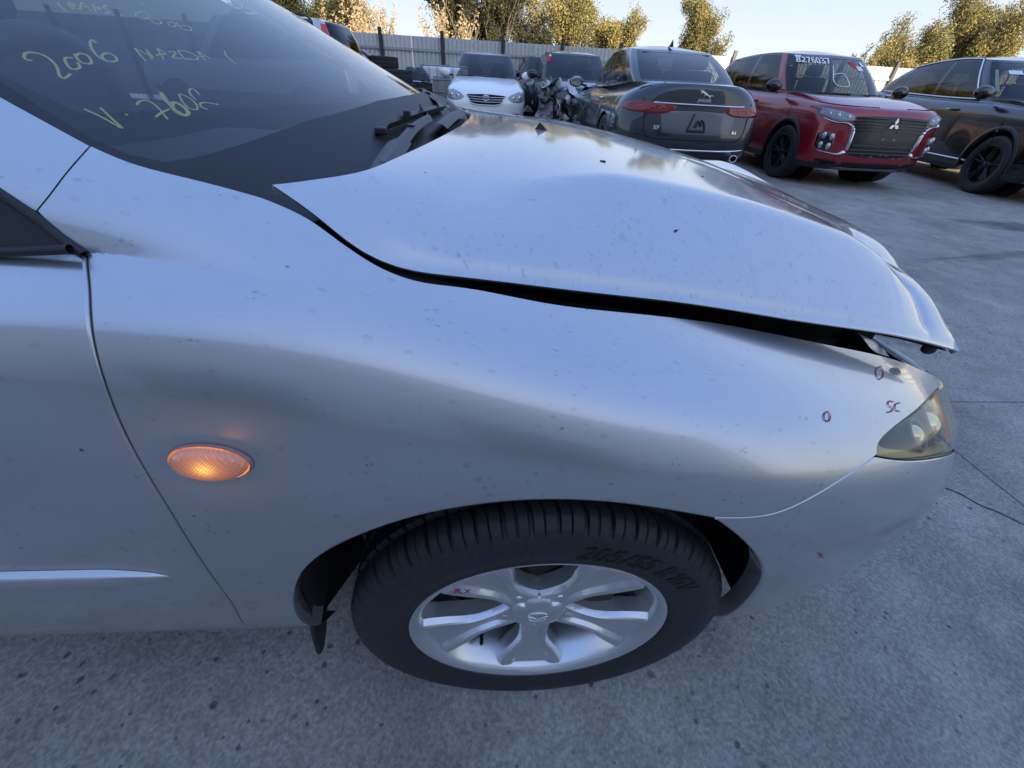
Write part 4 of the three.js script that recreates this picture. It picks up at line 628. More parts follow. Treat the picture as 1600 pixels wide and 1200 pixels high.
function carWheel(root, pos, m, R, Wd, rimMat, n, steer, style) {
  const w = new THREE.Group(); w.name = 'wheel'; w.position.set(...pos); w.rotation.y = (m < 0 ? Math.PI : 0) + steer; root.add(w);
  const r = R * .66;
  part('tyre', lathe([[r, -.01], [r + .02, .0], [R * .86, .006], [R * .95, 0], [R * .985, -.015], [R, -.04], [R, -Wd * .5 + .004], [R - .008, -Wd * .5], [R, -Wd * .5 - .004], [R, -Wd + .04], [R * .95, -Wd], [r, -Wd + .02]], 56).rotateX(Math.PI / 2), mRubber, w);
  part('rim', lathe([[r + .004, -.004], [r - .004, .002], [r - .014, -.006], [r - .03, -.05], [r - .035, -Wd + .02]], 48).rotateX(Math.PI / 2), rimMat, w);
  const sp = [];
  for (let i = 0; i < n; i++) { const a = i / n * 2 * Math.PI + .3; for (const d of style === 'twin' ? [-.13, .13] : [0]) { const g = gridGeo(8, 4, (s, t) => { const q = lerp(.03, r - .012, s), k = (t - .5) * 2, ww = (style === 'twin' ? .011 : .022) + (style === 'twin' ? .006 : .022) * s; return [q, k * ww, -.045 + .032 * s - .012 * Math.abs(k) * Math.abs(k)]; }); g.rotateZ(a + d); sp.push(g); const g2 = gridGeo(6, 1, (s, t) => { const q = lerp(.03, r - .012, s), ww = (style === 'twin' ? .011 : .022) + (style === 'twin' ? .006 : .022) * s; return [q, -ww, -.057 + .032 * s - .04 * t]; }).rotateZ(a + d); sp.push(g2); const g3 = gridGeo(6, 1, (s, t) => { const q = lerp(.03, r - .012, s), ww = (style === 'twin' ? .011 : .022) + (style === 'twin' ? .006 : .022) * s; return [q, ww, -.057 + .032 * s - .04 * t]; }).rotateZ(a + d); sp.push(g3); } }
  for (let i = 0; i < sp.length; i += 3) part('spoke', sp.slice(i, i + 3), rimMat, w);
  part('hub', lathe([[0, -.028], [.03, -.03], [.045, -.04], [.055, -.07]], 24).rotateX(Math.PI / 2), rimMat, w);
  part('brake_disc', lathe([[.0, -.10], [r * .8, -.10], [r * .97, -.13]], 30).rotateX(Math.PI / 2), mSteelDark, w);
}
function carMirror(root, x, y, z, m, mat) {
  const g = new THREE.SphereGeometry(1, 20, 14).scale(.075, .085, .125).translate(x, y, m * (z + .13));
  const p = g.attributes.position; for (let i = 0; i < p.count; i++) if (p.getX(i) < x - .02) p.setX(i, x - .02 + (p.getX(i) - x + .02) * .15);
  g.computeVertexNormals();
  const o = part('door_mirror', g, mat, root); part('mirror_foot', bar([x, y - .06, m * (z - .06)], [x, y - .03, m * (z + .09)], .05, .03), mGloss, o);
  part('mirror_glass', new THREE.SphereGeometry(1, 16, 10).scale(.004, .07, .105).translate(x - .034, y, m * (z + .13)), mChrome, o);
}
const paint = (r, g, b, met = .35, rough = .35) => MP({ color: rgb(r, g, b), metalness: met, roughness: rough, clearcoat: 1, clearcoatRoughness: .03 });
const mLampClear = MP({ color: rgb(.82, .84, .85), roughness: .04, transmission: .75, thickness: 0, ior: 1.5 });
const mLampBowl = M({ color: rgb(.45, .46, .47), metalness: .8, roughness: .25 });
const mRedLens = MP({ color: rgb(.20, .004, .006), roughness: .1, clearcoat: .6, clearcoatRoughness: .04 });
const mRedDark = MP({ color: rgb(.16, .006, .01), roughness: .15, clearcoat: 1 });
function lampSet(root, K, lo, hi, opt = {}) {
  for (const m of [1, -1]) {
    const l = part('headlight', K.patch(lo, hi, { lift: .016, side: m, nu: 28, nv: 10 }), mLampClear, root);
    part('bowl', K.patch(lo, hi, { lift: .005, side: m, nu: 20, nv: 8, edge: false }), opt.bowl ?? mLampBowl, l);
    for (const [z, y, r] of opt.bulbs ?? []) { const q = K.on(K.sZ(z * m, y), y, .006); part('projector', new THREE.SphereGeometry(r, 14, 10).translate(...q), mChrome, l); const t = new THREE.TorusGeometry(r * 1.25, r * .18, 8, 20).rotateY(Math.PI / 2).translate(q[0] + .006, q[1], q[2]); part('lamp_ring', t, mLampBowl, l); }
  }
}
// ----- white sedan by the fence, facing us -----
const sedanSpec = () => ({
  axles: [0, -2.775], archR: .36, wheelR: .325, hoodBulge: .022, deckBulge: .04, crown: .05, floorY: .25,
  base: { xF: .98, xR: -3.84, W: .905, aF: .62, aR: .5, nF: 2.6, nR: 2.8 },
  rows: [{ y: .20, W: .84, xF: .90, xR: -3.76 }, { y: .27, W: .885, xF: .95, xR: -3.82 }, { y: .42, xF: .975 }, { y: .56, xF: .985, W: .912 }, { y: [[-3.9, .78], [-2, .74], [0, .68], [1, .63]], xF: .955, W: .91 }, { y: [[-3.9, .93], [-2, .88], [0, .80], [1, .70]], xF: .90, W: .895 }, { y: [[-3.9, 1.0], [-2, .955], [-.6, .93], [0, .865], [1, .745]], xF: .84, W: .865 }, { y: [[-3.9, 1.03], [-2, .985], [-.6, .965], [0, .895], [1, .765]], xF: .78, W: .80, aF: .60 }],
  g0: { xF: -.36, xR: -3.28, W: .76, aF: .42, aR: .35, nF: 2.2, nR: 2.3, y: [[-3.4, 1.06], [-2, 1.0], [-.9, .99], [-.3, 1.02]] },
  g1: { xF: -1.10, xR: -2.72, W: .60, aF: .22, aR: .2, nF: 2.6, nR: 2.6, y: [[-2.8, 1.43], [-1.9, 1.475], [-1.1, 1.45]] },
  segs: [['screen', 0, 0], ['pillar', .225, .235], ['side', .275, .275], ['blackpillar', .475, .465], ['side', .50, .485], ['blackpillar', .66, .645], ['side', .67, .655], ['pillar', .735, .715], ['rear', .785, .775], ['end', 1, 1]],
});
function whiteSedan(root) {
  const o = sedanSpec(), K = carKit(o), mW = paint(.86, .86, .85, 0, .3);
  carBody(root, o, K, { paint: mW, glass: mTint, sideGlass: mTintDark, rim: mAlloy });
  const gl = [[-.40, .655], [-.33, .565], [0, .535], [.33, .565], [.40, .655]], gh = [[-.44, .70], [-.25, .718], [0, .725], [.25, .718], [.44, .70]];
  const gr = part('grille', K.patch(gl, gh, { lift: .004, nu: 30 }), mVoid, root);
  for (const y of [.60, .64, .68]) part('grille_bar', tube([-.40, -.2, 0, .2, .40].map((z) => K.on(K.sZ(z * (1 - (.70 - y) * 1.2), y), y - .012 * (1 - Math.abs(z) * 2), .016)), .0085, 24, 6), M({ color: rgb(.55, .56, .58), metalness: .9, roughness: .2 }), gr);
  part('grille_frame', tube([...gl, ...gh.slice().reverse()].map(([z, y]) => K.on(K.sZ(z, y), y, .012)), .011, 60, 6, true), mChrome, gr);
  const e = K.on(0, .66, .03); part('badge', [new THREE.TorusGeometry(.052, .008, 8, 32).scale(1.25, 1, 1).rotateY(Math.PI / 2).translate(...e), new THREE.TorusGeometry(.022, .006, 8, 24).scale(1, 1.9, 1).rotateY(Math.PI / 2).translate(...e), new THREE.TorusGeometry(.02, .006, 8, 24).scale(1.9, .9, 1).rotateY(Math.PI / 2).translate(e[0], e[1] + .022, e[2])], mChrome, gr);
  lampSet(root, K, [[.49, .66], [.57, .615], [.71, .595], [.84, .625], [.895, .70]], [[.50, .685], [.58, .735], [.70, .775], [.82, .795], [.893, .775]], { bowl: M({ color: rgb(.30, .31, .32), metalness: .6, roughness: .25 }), bulbs: [[.62, .675, .034], [.75, .69, .036]] });
  part('lower_grille', K.patch([[-.52, .28], [0, .26], [.52, .28]], [[-.46, .40], [0, .42], [.46, .40]], { lift: .004, nu: 30 }), mVoid, root);
  for (const m of [1, -1]) { part('fog_lamp', K.patch([[.60, .30], [.78, .33]], [[.62, .40], [.76, .40]], { lift: .005, side: m }), mPlastic, root); carMirror(root, -.62, 1.075, .87, m, mW); }
  part('wiper', [bar([-.43, 1.035, -.5], [-.36, 1.025, .05], .02, .012), bar([-.43, 1.035, .1], [-.40, 1.03, .62], .02, .012)], mBlack, root);
  part('sun_visor', bx(.02, .13, .34, -1.2, 1.36, -.28, .01), M({ color: rgb(.3, .3, .3), roughness: .9 }), root);
}
const white = thing('white_sedan', 'white sedan facing us in front of the grey fence with chrome barred grille', 'car', [-.13, 0, -10.75], -Math.PI / 2);
whiteSedan(white); white.scale.set(1, 1.035, 1);
// ----- pale sedan body behind the tyres -----
{
  const t = thing('silver_car_shell', 'pale silver car shell behind the stacked tyres, roof arch showing', 'car', [-2.2, 0, -13.0], .12), o = sedanSpec(), K = carKit(o);
  carBody(t, o, K, { paint: paint(.5, .52, .54, .5), glass: mTint, sideGlass: mTint, rim: mAlloy });
  for (const m of [1, -1]) carMirror(t, -.66, 1.06, .86, m, mGloss);
}
// ----- dark grey sedan seen from behind -----
{
  const t = thing('dark_grey_sedan', 'dark grey sedan seen from behind with red tail lights and chrome boot strip', 'car', [2.58, 0, -8.95], Math.PI / 2);
  const o = {
    axles: [0, -2.96], archR: .375, wheelR: .34, hoodBulge: .05, deckBulge: .012, crown: .045, floorY: .24, wheelW: .25,
    base: { xF: .93, xR: -4.05, W: .935, aF: .7, aR: .55, nF: 2.6, nR: 2.8 },
    rows: [{ y: .22, W: .84, xR: -3.90 }, { y: .27, W: .885, xR: -3.98 }, { y: .40, W: .925, xR: -4.045 }, { y: .52, W: .94, xR: -4.06 }, { y: [[-4.1, .66], [0, .68], [1, .62]], xR: -4.04, W: .94 }, { y: [[-4.1, .82], [-2, .80], [0, .78], [1, .68]], xR: -4.0, W: .915 }, { y: [[-4.1, .95], [-3, .93], [-2, .90], [0, .85], [1, .74]], xR: -3.99, W: .845, xF: .85 }, { y: [[-4.1, 1.05], [-3.3, 1.0], [-2, .955], [-.5, .94], [0, .89], [1, .76]], xR: -3.985, W: .71, xF: .8, aR: .5 }, { y: [[-4.1, 1.082], [-3.3, 1.035], [-2, .985], [-.5, .965], [0, .90], [1, .77]], xR: -3.95, W: .62, xF: .75, aR: .45 }],
    g0: { xF: -.45, xR: -3.56, W: .675, aF: .42, aR: .34, nF: 2.2, nR: 2.4, y: [[-3.6, 1.085], [-2.5, 1.03], [-1, .985], [-.4, 1.0]] },
    g1: { xF: -1.25, xR: -2.62, W: .56, aF: .22, aR: .2, nF: 2.6, nR: 2.6, y: [[-2.7, 1.43], [-1.9, 1.475], [-1.2, 1.44]] },
    segs: [['screen', 0, 0], ['pillar', .225, .235], ['side', .275, .275], ['blackpillar', .47, .455], ['side', .49, .475], ['blackpillar', .645, .60], ['side', .655, .61], ['pillar', .705, .645], ['rear', .825, .825], ['end', 1, 1]],
  };
  const K = carKit(o), mJ = paint(.022, .028, .038, .4, .3);
  carBody(t, o, K, { paint: mJ, glass: mTint, rearGlass: MP({ color: rgb(.30, .33, .34), roughness: .02, transmission: 1, thickness: 0 }), sideGlass: mTint, rim: M({ color: rgb(.1, .1, .105), metalness: .7, roughness: .35 }), chromeTrim: mChrome });
  for (const m of [1, -1]) {
    const l = part('tail_light', K.patch([[.30, .825], [.38, .775], [.50, .755], [.66, .755], [.80, .765], [.90, .795]], [[.30, .862], [.38, .872], [.50, .88], [.66, .887], [.80, .885], [.895, .845]], { rear: true, lift: .012, side: m, nu: 40 }), mRedLens, t);
    part('lamp_ring', [.46, .58, .72].map((z) => tube(Array.from({ length: 9 }, (_, i) => { const a = lerp(.1, 2.3, i / 8), y = .80 + .035 * Math.sin(a); return K.on(K.sZr(m * (z + .045 * Math.cos(a)), y), y, .014); }), .006, 16, 5)), M({ color: rgb(.8, .1, .08), roughness: .2 }), l);
    part('lamp_tip', K.patchS([[.80, .80], [.87, .785]], [[.83, .825], [.87, .87]], { m, lift: .010 }), mRedDark, l);
    carMirror(t, -.78, 1.04, .88, m, mGloss);
    part('exhaust_tip', [new THREE.TorusGeometry(.048, .007, 8, 24).scale(1, .8, 1).rotateY(Math.PI / 2).translate(-4.055, .315, m * .58), new THREE.CylinderGeometry(.045, .045, .14, 20, 1, true).rotateZ(Math.PI / 2).scale(1, .8, 1).translate(-3.99, .315, m * .58)], mChrome, t);
    part('exhaust_bore', new THREE.CircleGeometry(.044, 20).rotateY(-Math.PI / 2).scale(1, .8, 1).translate(-4.03, .315, m * .58), mVoid, t);
  }
  part('boot_strip', K.patch([[-.62, .862], [-.3, .858], [0, .858], [.3, .858], [.62, .862]], [[-.62, .885], [-.3, .884], [0, .884], [.3, .884], [.62, .885]], { rear: true, lift: .02, nu: 40, nv: 4 }), mChrome, t);
  part('boot_gap', [tube([[-.66, .90], [-.655, .70], [-.63, .56], [-.56, .51], [-.2, .50], [.2, .50], [.56, .51], [.63, .56], [.655, .70], [.66, .90]].map(([z, y]) => K.on(K.sZr(z, y), y, .001)), .006, 90, 6), tube([[-.66, .9], [-.67, 1.0], [-.62, 1.04]].map(([z, y]) => K.on(K.sZr(z, y), y, .001)), .005, 20, 6), tube([[.66, .9], [.67, 1.0], [.62, 1.04]].map(([z, y]) => K.on(K.sZr(z, y), y, .001)), .005, 20, 6)], mVoid, t);
  part('plate_recess', K.patch([[-.44, .56], [0, .55], [.44, .56]], [[-.50, .80], [0, .82], [.50, .80]], { rear: true, lift: .003, nu: 30 }), MP({ color: rgb(.11, .12, .135), metalness: .4, roughness: .4, clearcoat: .7 }), t);
  const pb = (pts, r = .009) => tube(pts.map(([z, y]) => K.on(K.sZr(z, y), y, .012)), r, 24, 6);
  part('plate_bracket', [pb([[-.12, .60], [.10, .60]], .014), pb([[-.12, .60], [-.10, .66], [-.06, .78]]), pb([[.10, .61], [.08, .68], [.04, .72]]), pb([[-.03, .64], [.0, .70], [.05, .66]], .016)], mBlack, t);
  // leaping cat and lettering on the boot
  const cat = [[.115, .0], [.085, .012], [.05, .008], [.03, .016], [.0, .038], [-.03, .050], [-.065, .058], [-.085, .055], [-.092, .045], [-.075, .044], [-.06, .038], [-.075, .022], [-.07, .018], [-.045, .032], [-.02, .024], [-.01, .012], [-.022, -.004], [-.014, -.004], [.004, .012], [.03, .0], [.055, -.012], [.05, -.03], [.06, -.03], [.068, -.008], [.085, .0]];
  const onR = (g, z0, y0, l) => { const p = g.attributes.position; for (let i = 0; i < p.count; i++) { const z = p.getX(i), y = p.getY(i), d = p.getZ(i), q = K.on(K.sZr(z0 + z, y0), y0 + y, l + d); p.setXYZ(i, q[0], q[1], q[2]); } g.computeVertexNormals(); return g; };
  part('badge', onR(extr(cat.map(([a, b]) => [a * .95, b * .95]), .006), .02, .965, .006), mChrome, t);
  const word = (s, h) => { const g = flatText(s, h, .004); g.center(); return g; };
  part('lettering', onR(word('JAGUAR', .032), .02, .915, .006), mChrome, t);
  part('lettering', [onR(word('XF', .045), -.50, .62, .006), onR(word('R-S', .03), .50, .60, .006)], mChrome, t);
  const fin = new THREE.BufferGeometry(); fin.setAttribute('position', new THREE.Float32BufferAttribute([[.10, 0, 0], [-.07, 0, .03], [-.07, 0, -.03], [-.085, .085, 0]].flat(), 3)); fin.setIndex([0, 1, 3, 0, 3, 2, 1, 2, 3]); fin.translate(-2.36, 1.495, 0); part('antenna_fin', toCreasedNormals(fin, .3), mJ, t);
  part('bumper_strip', K.patch([[-.86, .395], [-.5, .375], [0, .37], [.5, .375], [.86, .395]], [[-.86, .415], [-.5, .40], [0, .395], [.5, .40], [.86, .415]], { rear: true, lift: .008, nu: 40, nv: 4 }), mChrome, t);
  part('diffuser', K.patch([[-.72, .24], [0, .24], [.72, .24]], [[-.70, .345], [0, .345], [.70, .345]], { rear: true, lift: .004, nu: 30 }), mPlastic, t);
  for (const s of [.385, .60]) part('door_handle', tube([s, s + .012, s + .03].map((q, i) => K.on(-q, .86, i === 1 ? .03 : .008)), .012, 12, 6), mChrome, t);
  part('shut_line', tube([.30, .45, .6, .75, .86].map((y) => K.on(-.455, y, .0005)), .004, 30, 5), mVoid, t); part('shut_line', tube([.56, .7, .86].map((y) => K.on(-.635 + (y - .7) * .05, y, .0005)), .004, 30, 5), mVoid, t);
  t.scale.set(1, 1.03, 1.06); t.position.x = 2.63;
}
// ----- red SUV facing us -----
const suvSpec = () => ({
  axles: [0, -2.67], archR: .40, wheelR: .352, hoodBulge: .045, deckBulge: .0, crown: .05, trimV: 1.0, floorY: .30, wheelW: .235, spokes: 7, spokeStyle: 'twin', bootName: 'tailgate',
  base: { xF: .84, xR: -3.46, W: .895, aF: .50, aR: .42, nF: 3.0, nR: 3.0 },
  rows: [{ y: .235, W: .84, xF: .76 }, { y: .31, W: .885, xF: .825 }, { y: .42, W: .90, xF: .855 }, { y: .56, W: .905, xF: .865 }, { y: .72, W: .905, xF: .855 }, { y: [[-3.5, .93], [-1, .87], [.3, .84], [.9, .82]], xF: .835 }, { y: [[-3.5, 1.07], [-1, .985], [-.3, .96], [.3, .93], [.9, .905]], xF: .80, W: .875 }, { y: [[-3.5, 1.14], [-1, 1.035], [-.3, 1.02], [.3, .985], [.9, .945]], xF: .765, W: .835 }, { y: [[-3.5, 1.155], [-1, 1.06], [-.3, 1.04], [.3, 1.0], [.9, .96]], xF: .72, W: .79, aF: .46 }],
  g0: { xF: -.24, xR: -3.36, W: .765, aF: .40, aR: .3, nF: 2.3, nR: 2.6, y: [[-3.4, 1.17], [-2, 1.10], [-.9, 1.07], [-.2, 1.085]] },
  g1: { xF: -.98, xR: -3.02, W: .61, aF: .2, aR: .2, nF: 2.8, nR: 2.6, y: [[-3.1, 1.53], [-2, 1.60], [-1.4, 1.60], [-.9, 1.565]] },
  segs: [['screen', 0, 0], ['pillar', .225, .235], ['side', .275, .28], ['blackpillar', .475, .45], ['side', .50, .475], ['blackpillar', .665, .64], ['side', .675, .65], ['pillar', .735, .725], ['rear', .785, .785], ['end', 1, 1]],
});
{
  const t = thing('red_suv', 'dark red SUV facing us with white number on its windscreen and three-diamond badge', 'car', [5.30, 0, -5.78], -Math.PI / 2);
  const o = suvSpec(), K = carKit(o), mR = paint(.27, .008, .018, .3, .28);
  const mBlk = M({ color: rgb(.02, .021, .023), roughness: .5 }), rimB = M({ color: rgb(.018, .018, .02), metalness: .6, roughness: .35 });
  carBody(t, o, K, { paint: mR, trim: mBlk, glass: mTint, rim: rimB, archTrim: mBlk });
  const gr = part('grille', K.patch([[-.44, .42], [-.2, .40], [0, .40], [.2, .40], [.44, .42]], [[-.56, .88], [-.3, .895], [0, .90], [.3, .895], [.56, .88]], { lift: .014, nu: 40, nv: 16 }), MP({ color: rgb(.014, .015, .017), roughness: .45, clearcoat: .15 }), t);
  for (const [y, w] of [[.865, .53], [.83, .53], [.795, .53], [.76, .52], [.725, .51]]) for (const m of [-1, 1]) part('grille_bar', [bar(K.on(K.sZ(m * .08, y), y, .020), K.on(K.sZ(m * .28, y), y, .020), .010, .012), bar(K.on(K.sZ(m * .28, y), y, .020), K.on(K.sZ(m * .38, y), y - .004, .020), .010, .012), bar(K.on(K.sZ(m * .38, y), y - .004, .020), K.on(K.sZ(m * w, y), y - .010, .020), .010, .012)], mGloss, gr);
  for (const y of [.55, .50, .46]) part('grille_bar', tube([-.45, -.2, 0, .2, .45].map((z) => K.on(K.sZ(z, y), y, .018)), .008, 24, 6), M({ color: rgb(.06, .062, .065), roughness: .4 }), gr);
  part('tow_slot', [[-.09, .635], [.07, .635]].map(([z, y]) => { const q = K.on(K.sZ(z, y), y, .018); return bx(.006, .022, .045, ...q, .002); }), M({ color: rgb(.2, .21, .22), roughness: .5 }), gr);
  const e = K.on(0, .80, .034), dia = (cx, cy, rot) => { const g = extr([[0, 0], [.035, .0605], [0, .121], [-.035, .0605]].map(([a, b]) => [a * .62, b * .62]), .008, .001); return g.rotateZ(rot).rotateY(Math.PI / 2).translate(e[0], e[1] + cy, e[2] + cx); };
  part('badge', [dia(0, 0, 0), dia(0, 0, 2 * Math.PI / 3), dia(0, 0, -2 * Math.PI / 3)], M({ color: rgb(.85, .86, .87), metalness: .7, roughness: .15 }), gr);
  lampSet(t, K, [[.50, .83], [.60, .805], [.72, .81], [.86, .86]], [[.52, .885], [.62, .91], [.74, .935], [.868, .955]], { bowl: M({ color: rgb(.10, .105, .11), metalness: .5, roughness: .3 }), bulbs: [[.60, .86, .022], [.70, .872, .022], [.78, .885, .016]] });
  for (const m of [1, -1]) {
    part('chrome_blade', [K.patch([[.44, .46], [.455, .60], [.50, .76], [.60, .80], [.72, .805], [.85, .85]], [[.50, .49], [.52, .62], [.545, .735], [.62, .785], [.73, .79], [.85, .835]], { lift: .024, side: m, nu: 50, nv: 4 }), K.patch([[.44, .46], [.52, .425], [.64, .43], [.80, .455]], [[.50, .50], [.56, .455], [.65, .45], [.80, .47]], { lift: .022, side: m, nu: 30, nv: 4 })], mChrome, t);
    const f = part('fog_housing', K.patch([[.66, .475], [.70, .46], [.80, .475], [.84, .50]], [[.67, .67], [.72, .685], [.80, .69], [.85, .67]], { lift: .012, side: m, nu: 16 }), mGloss, t);
    for (const [z, y] of [[.71, .63], [.785, .64], [.71, .52], [.785, .53]]) { const q = K.on(K.sZ(m * z, y), y, .016); part('fog_lamp', new THREE.SphereGeometry(1, 14, 10).scale(.016, .042, .034).translate(...q), mLampBowl, f); }
    carMirror(t, -.50, 1.16, .90, m, mGloss);
    for (const s of [.46, .63]) part('door_handle', tube([s, s + .014, s + .034].map((q, i) => K.on(m * q, .96, i === 1 ? .034 : .008)), .013, 12, 6), mR, t);
    part('side_lower_lamp', K.patch([[.50, .315], [.60, .30], [.78, .33]], [[.50, .345], [.60, .355], [.76, .365]], { lift: .012, side: m, nu: 16 }), mVoid, t);
  }
  part('lower_intake', K.patch([[-.44, .275], [0, .27], [.44, .275]], [[-.46, .345], [0, .345], [.46, .345]], { lift: .012, nu: 30 }), mVoid, t);
  part('skid_plate', K.patch([[-.56, .225], [-.3, .235], [0, .24], [.3, .235], [.56, .225]], [[-.50, .285], [-.3, .275], [0, .275], [.3, .275], [.50, .285]], { lift: .028, nu: 30 }), M({ color: rgb(.12, .125, .13), roughness: .5 }), t);
  // white numbers and stickers on the glass; sg(a,b): a across (-1 driver side .. 1), b up the glass
  const gS = (s, tt, l = .012) => { const m = s < 0 ? -1 : 1, f = (a, b) => K.mir(K.G(Math.abs(a), b, l), m), p = f(s, tt), q = f(s + .004 * m, tt), r = f(s, tt + .01), n = V3(q[0] - p[0], q[1] - p[1], q[2] - p[2]).cross(V3(r[0] - p[0], r[1] - p[1], r[2] - p[2])).normalize(); if (n.x < 0) n.negate(); return { p, n: n.toArray() }; };
  const zToS = (z) => Math.sign(z) * .25 * 2 / Math.PI * Math.asin(Math.min(1, Math.pow(Math.abs(z) / .70, 1.15)));
  const num = flatText('8276037', .10, .004); num.center(); { const p = num.attributes.position; for (let i = 0; i < p.count; i++) { const z = .33 - p.getX(i) * 1.05, g = gS(zToS(z) || .001, .84 + p.getY(i) / .62, .010 + p.getZ(i)); p.setXYZ(i, ...g.p); } num.computeVertexNormals(); }
  part('writing', num, mPenWhite, t, 'white number written on the windscreen');
  const stick = (z0, z1, t0, t1, m, nm, skew = 0) => part(nm, gridGeo(8, 4, (a, b) => gS(zToS(lerp(z0, z1, a) + skew * b) || .001, lerp(t0, t1, b), .008).p), m, t);
  const mPaper = M({ color: rgb(.75, .76, .76), roughness: .8 }), mRedPaper = M({ color: rgb(.55, .02, .03), roughness: .7 });
  stick(.52, .62, .915, .965, mPaper, 'paper_sticker'); stick(-.36, -.26, .70, .86, mRedPaper, 'red_sticker', .06); stick(-.42, -.31, .62, .74, mPaper, 'paper_sticker'); stick(-.50, -.43, .74, .86, mPaper, 'paper_sticker');
  part('pen_squiggle', stroke([[zToS(.05), .70], [zToS(.12), .25], [zToS(-.05), .22], [zToS(-.02), .52], [zToS(.10), .48]], (a, b, l) => gS(a || .001, b, .008 + l), .006, .001, .2), mPenWhite, t);
  part('wiper', [bar([-.30, 1.10, .55], [-.24, 1.105, -.05], .022, .014), bar([-.30, 1.10, 0], [-.27, 1.105, -.55], .022, .014)], mBlack, t);
  for (const m of [1, -1]) part('bonnet_gap', tube([[.02, 0], [.10, 0], [.16, 0], [.21, 0], [.245, 0]].map(([s]) => { const q = K.P(s, K.NV); return K.mir([q[0], q[1] + .002, q[2]], m); }), .005, 40, 5), mVoid, t);
  for (const q of [.315, .50]) part('shut_line', tube([.33, .5, .7, .9, 1.0].map((y) => K.on(q, y, .0005)), .0045, 30, 5), mVoid, t);
  part('bumper_scuff', Array.from({ length: 7 }, (_, i) => { const z = -.5 + i * .12 + rr(-.03, .03), y = rr(.40, .44); return K.patch([[z, y], [z + rr(.02, .06), y + .006]], [[z, y + .012], [z + .03, y + rr(.014, .02)]], { lift: .014, nu: 4, nv: 2, edge: false }); }), M({ color: rgb(.35, .2, .2), roughness: .8 }), t);
}
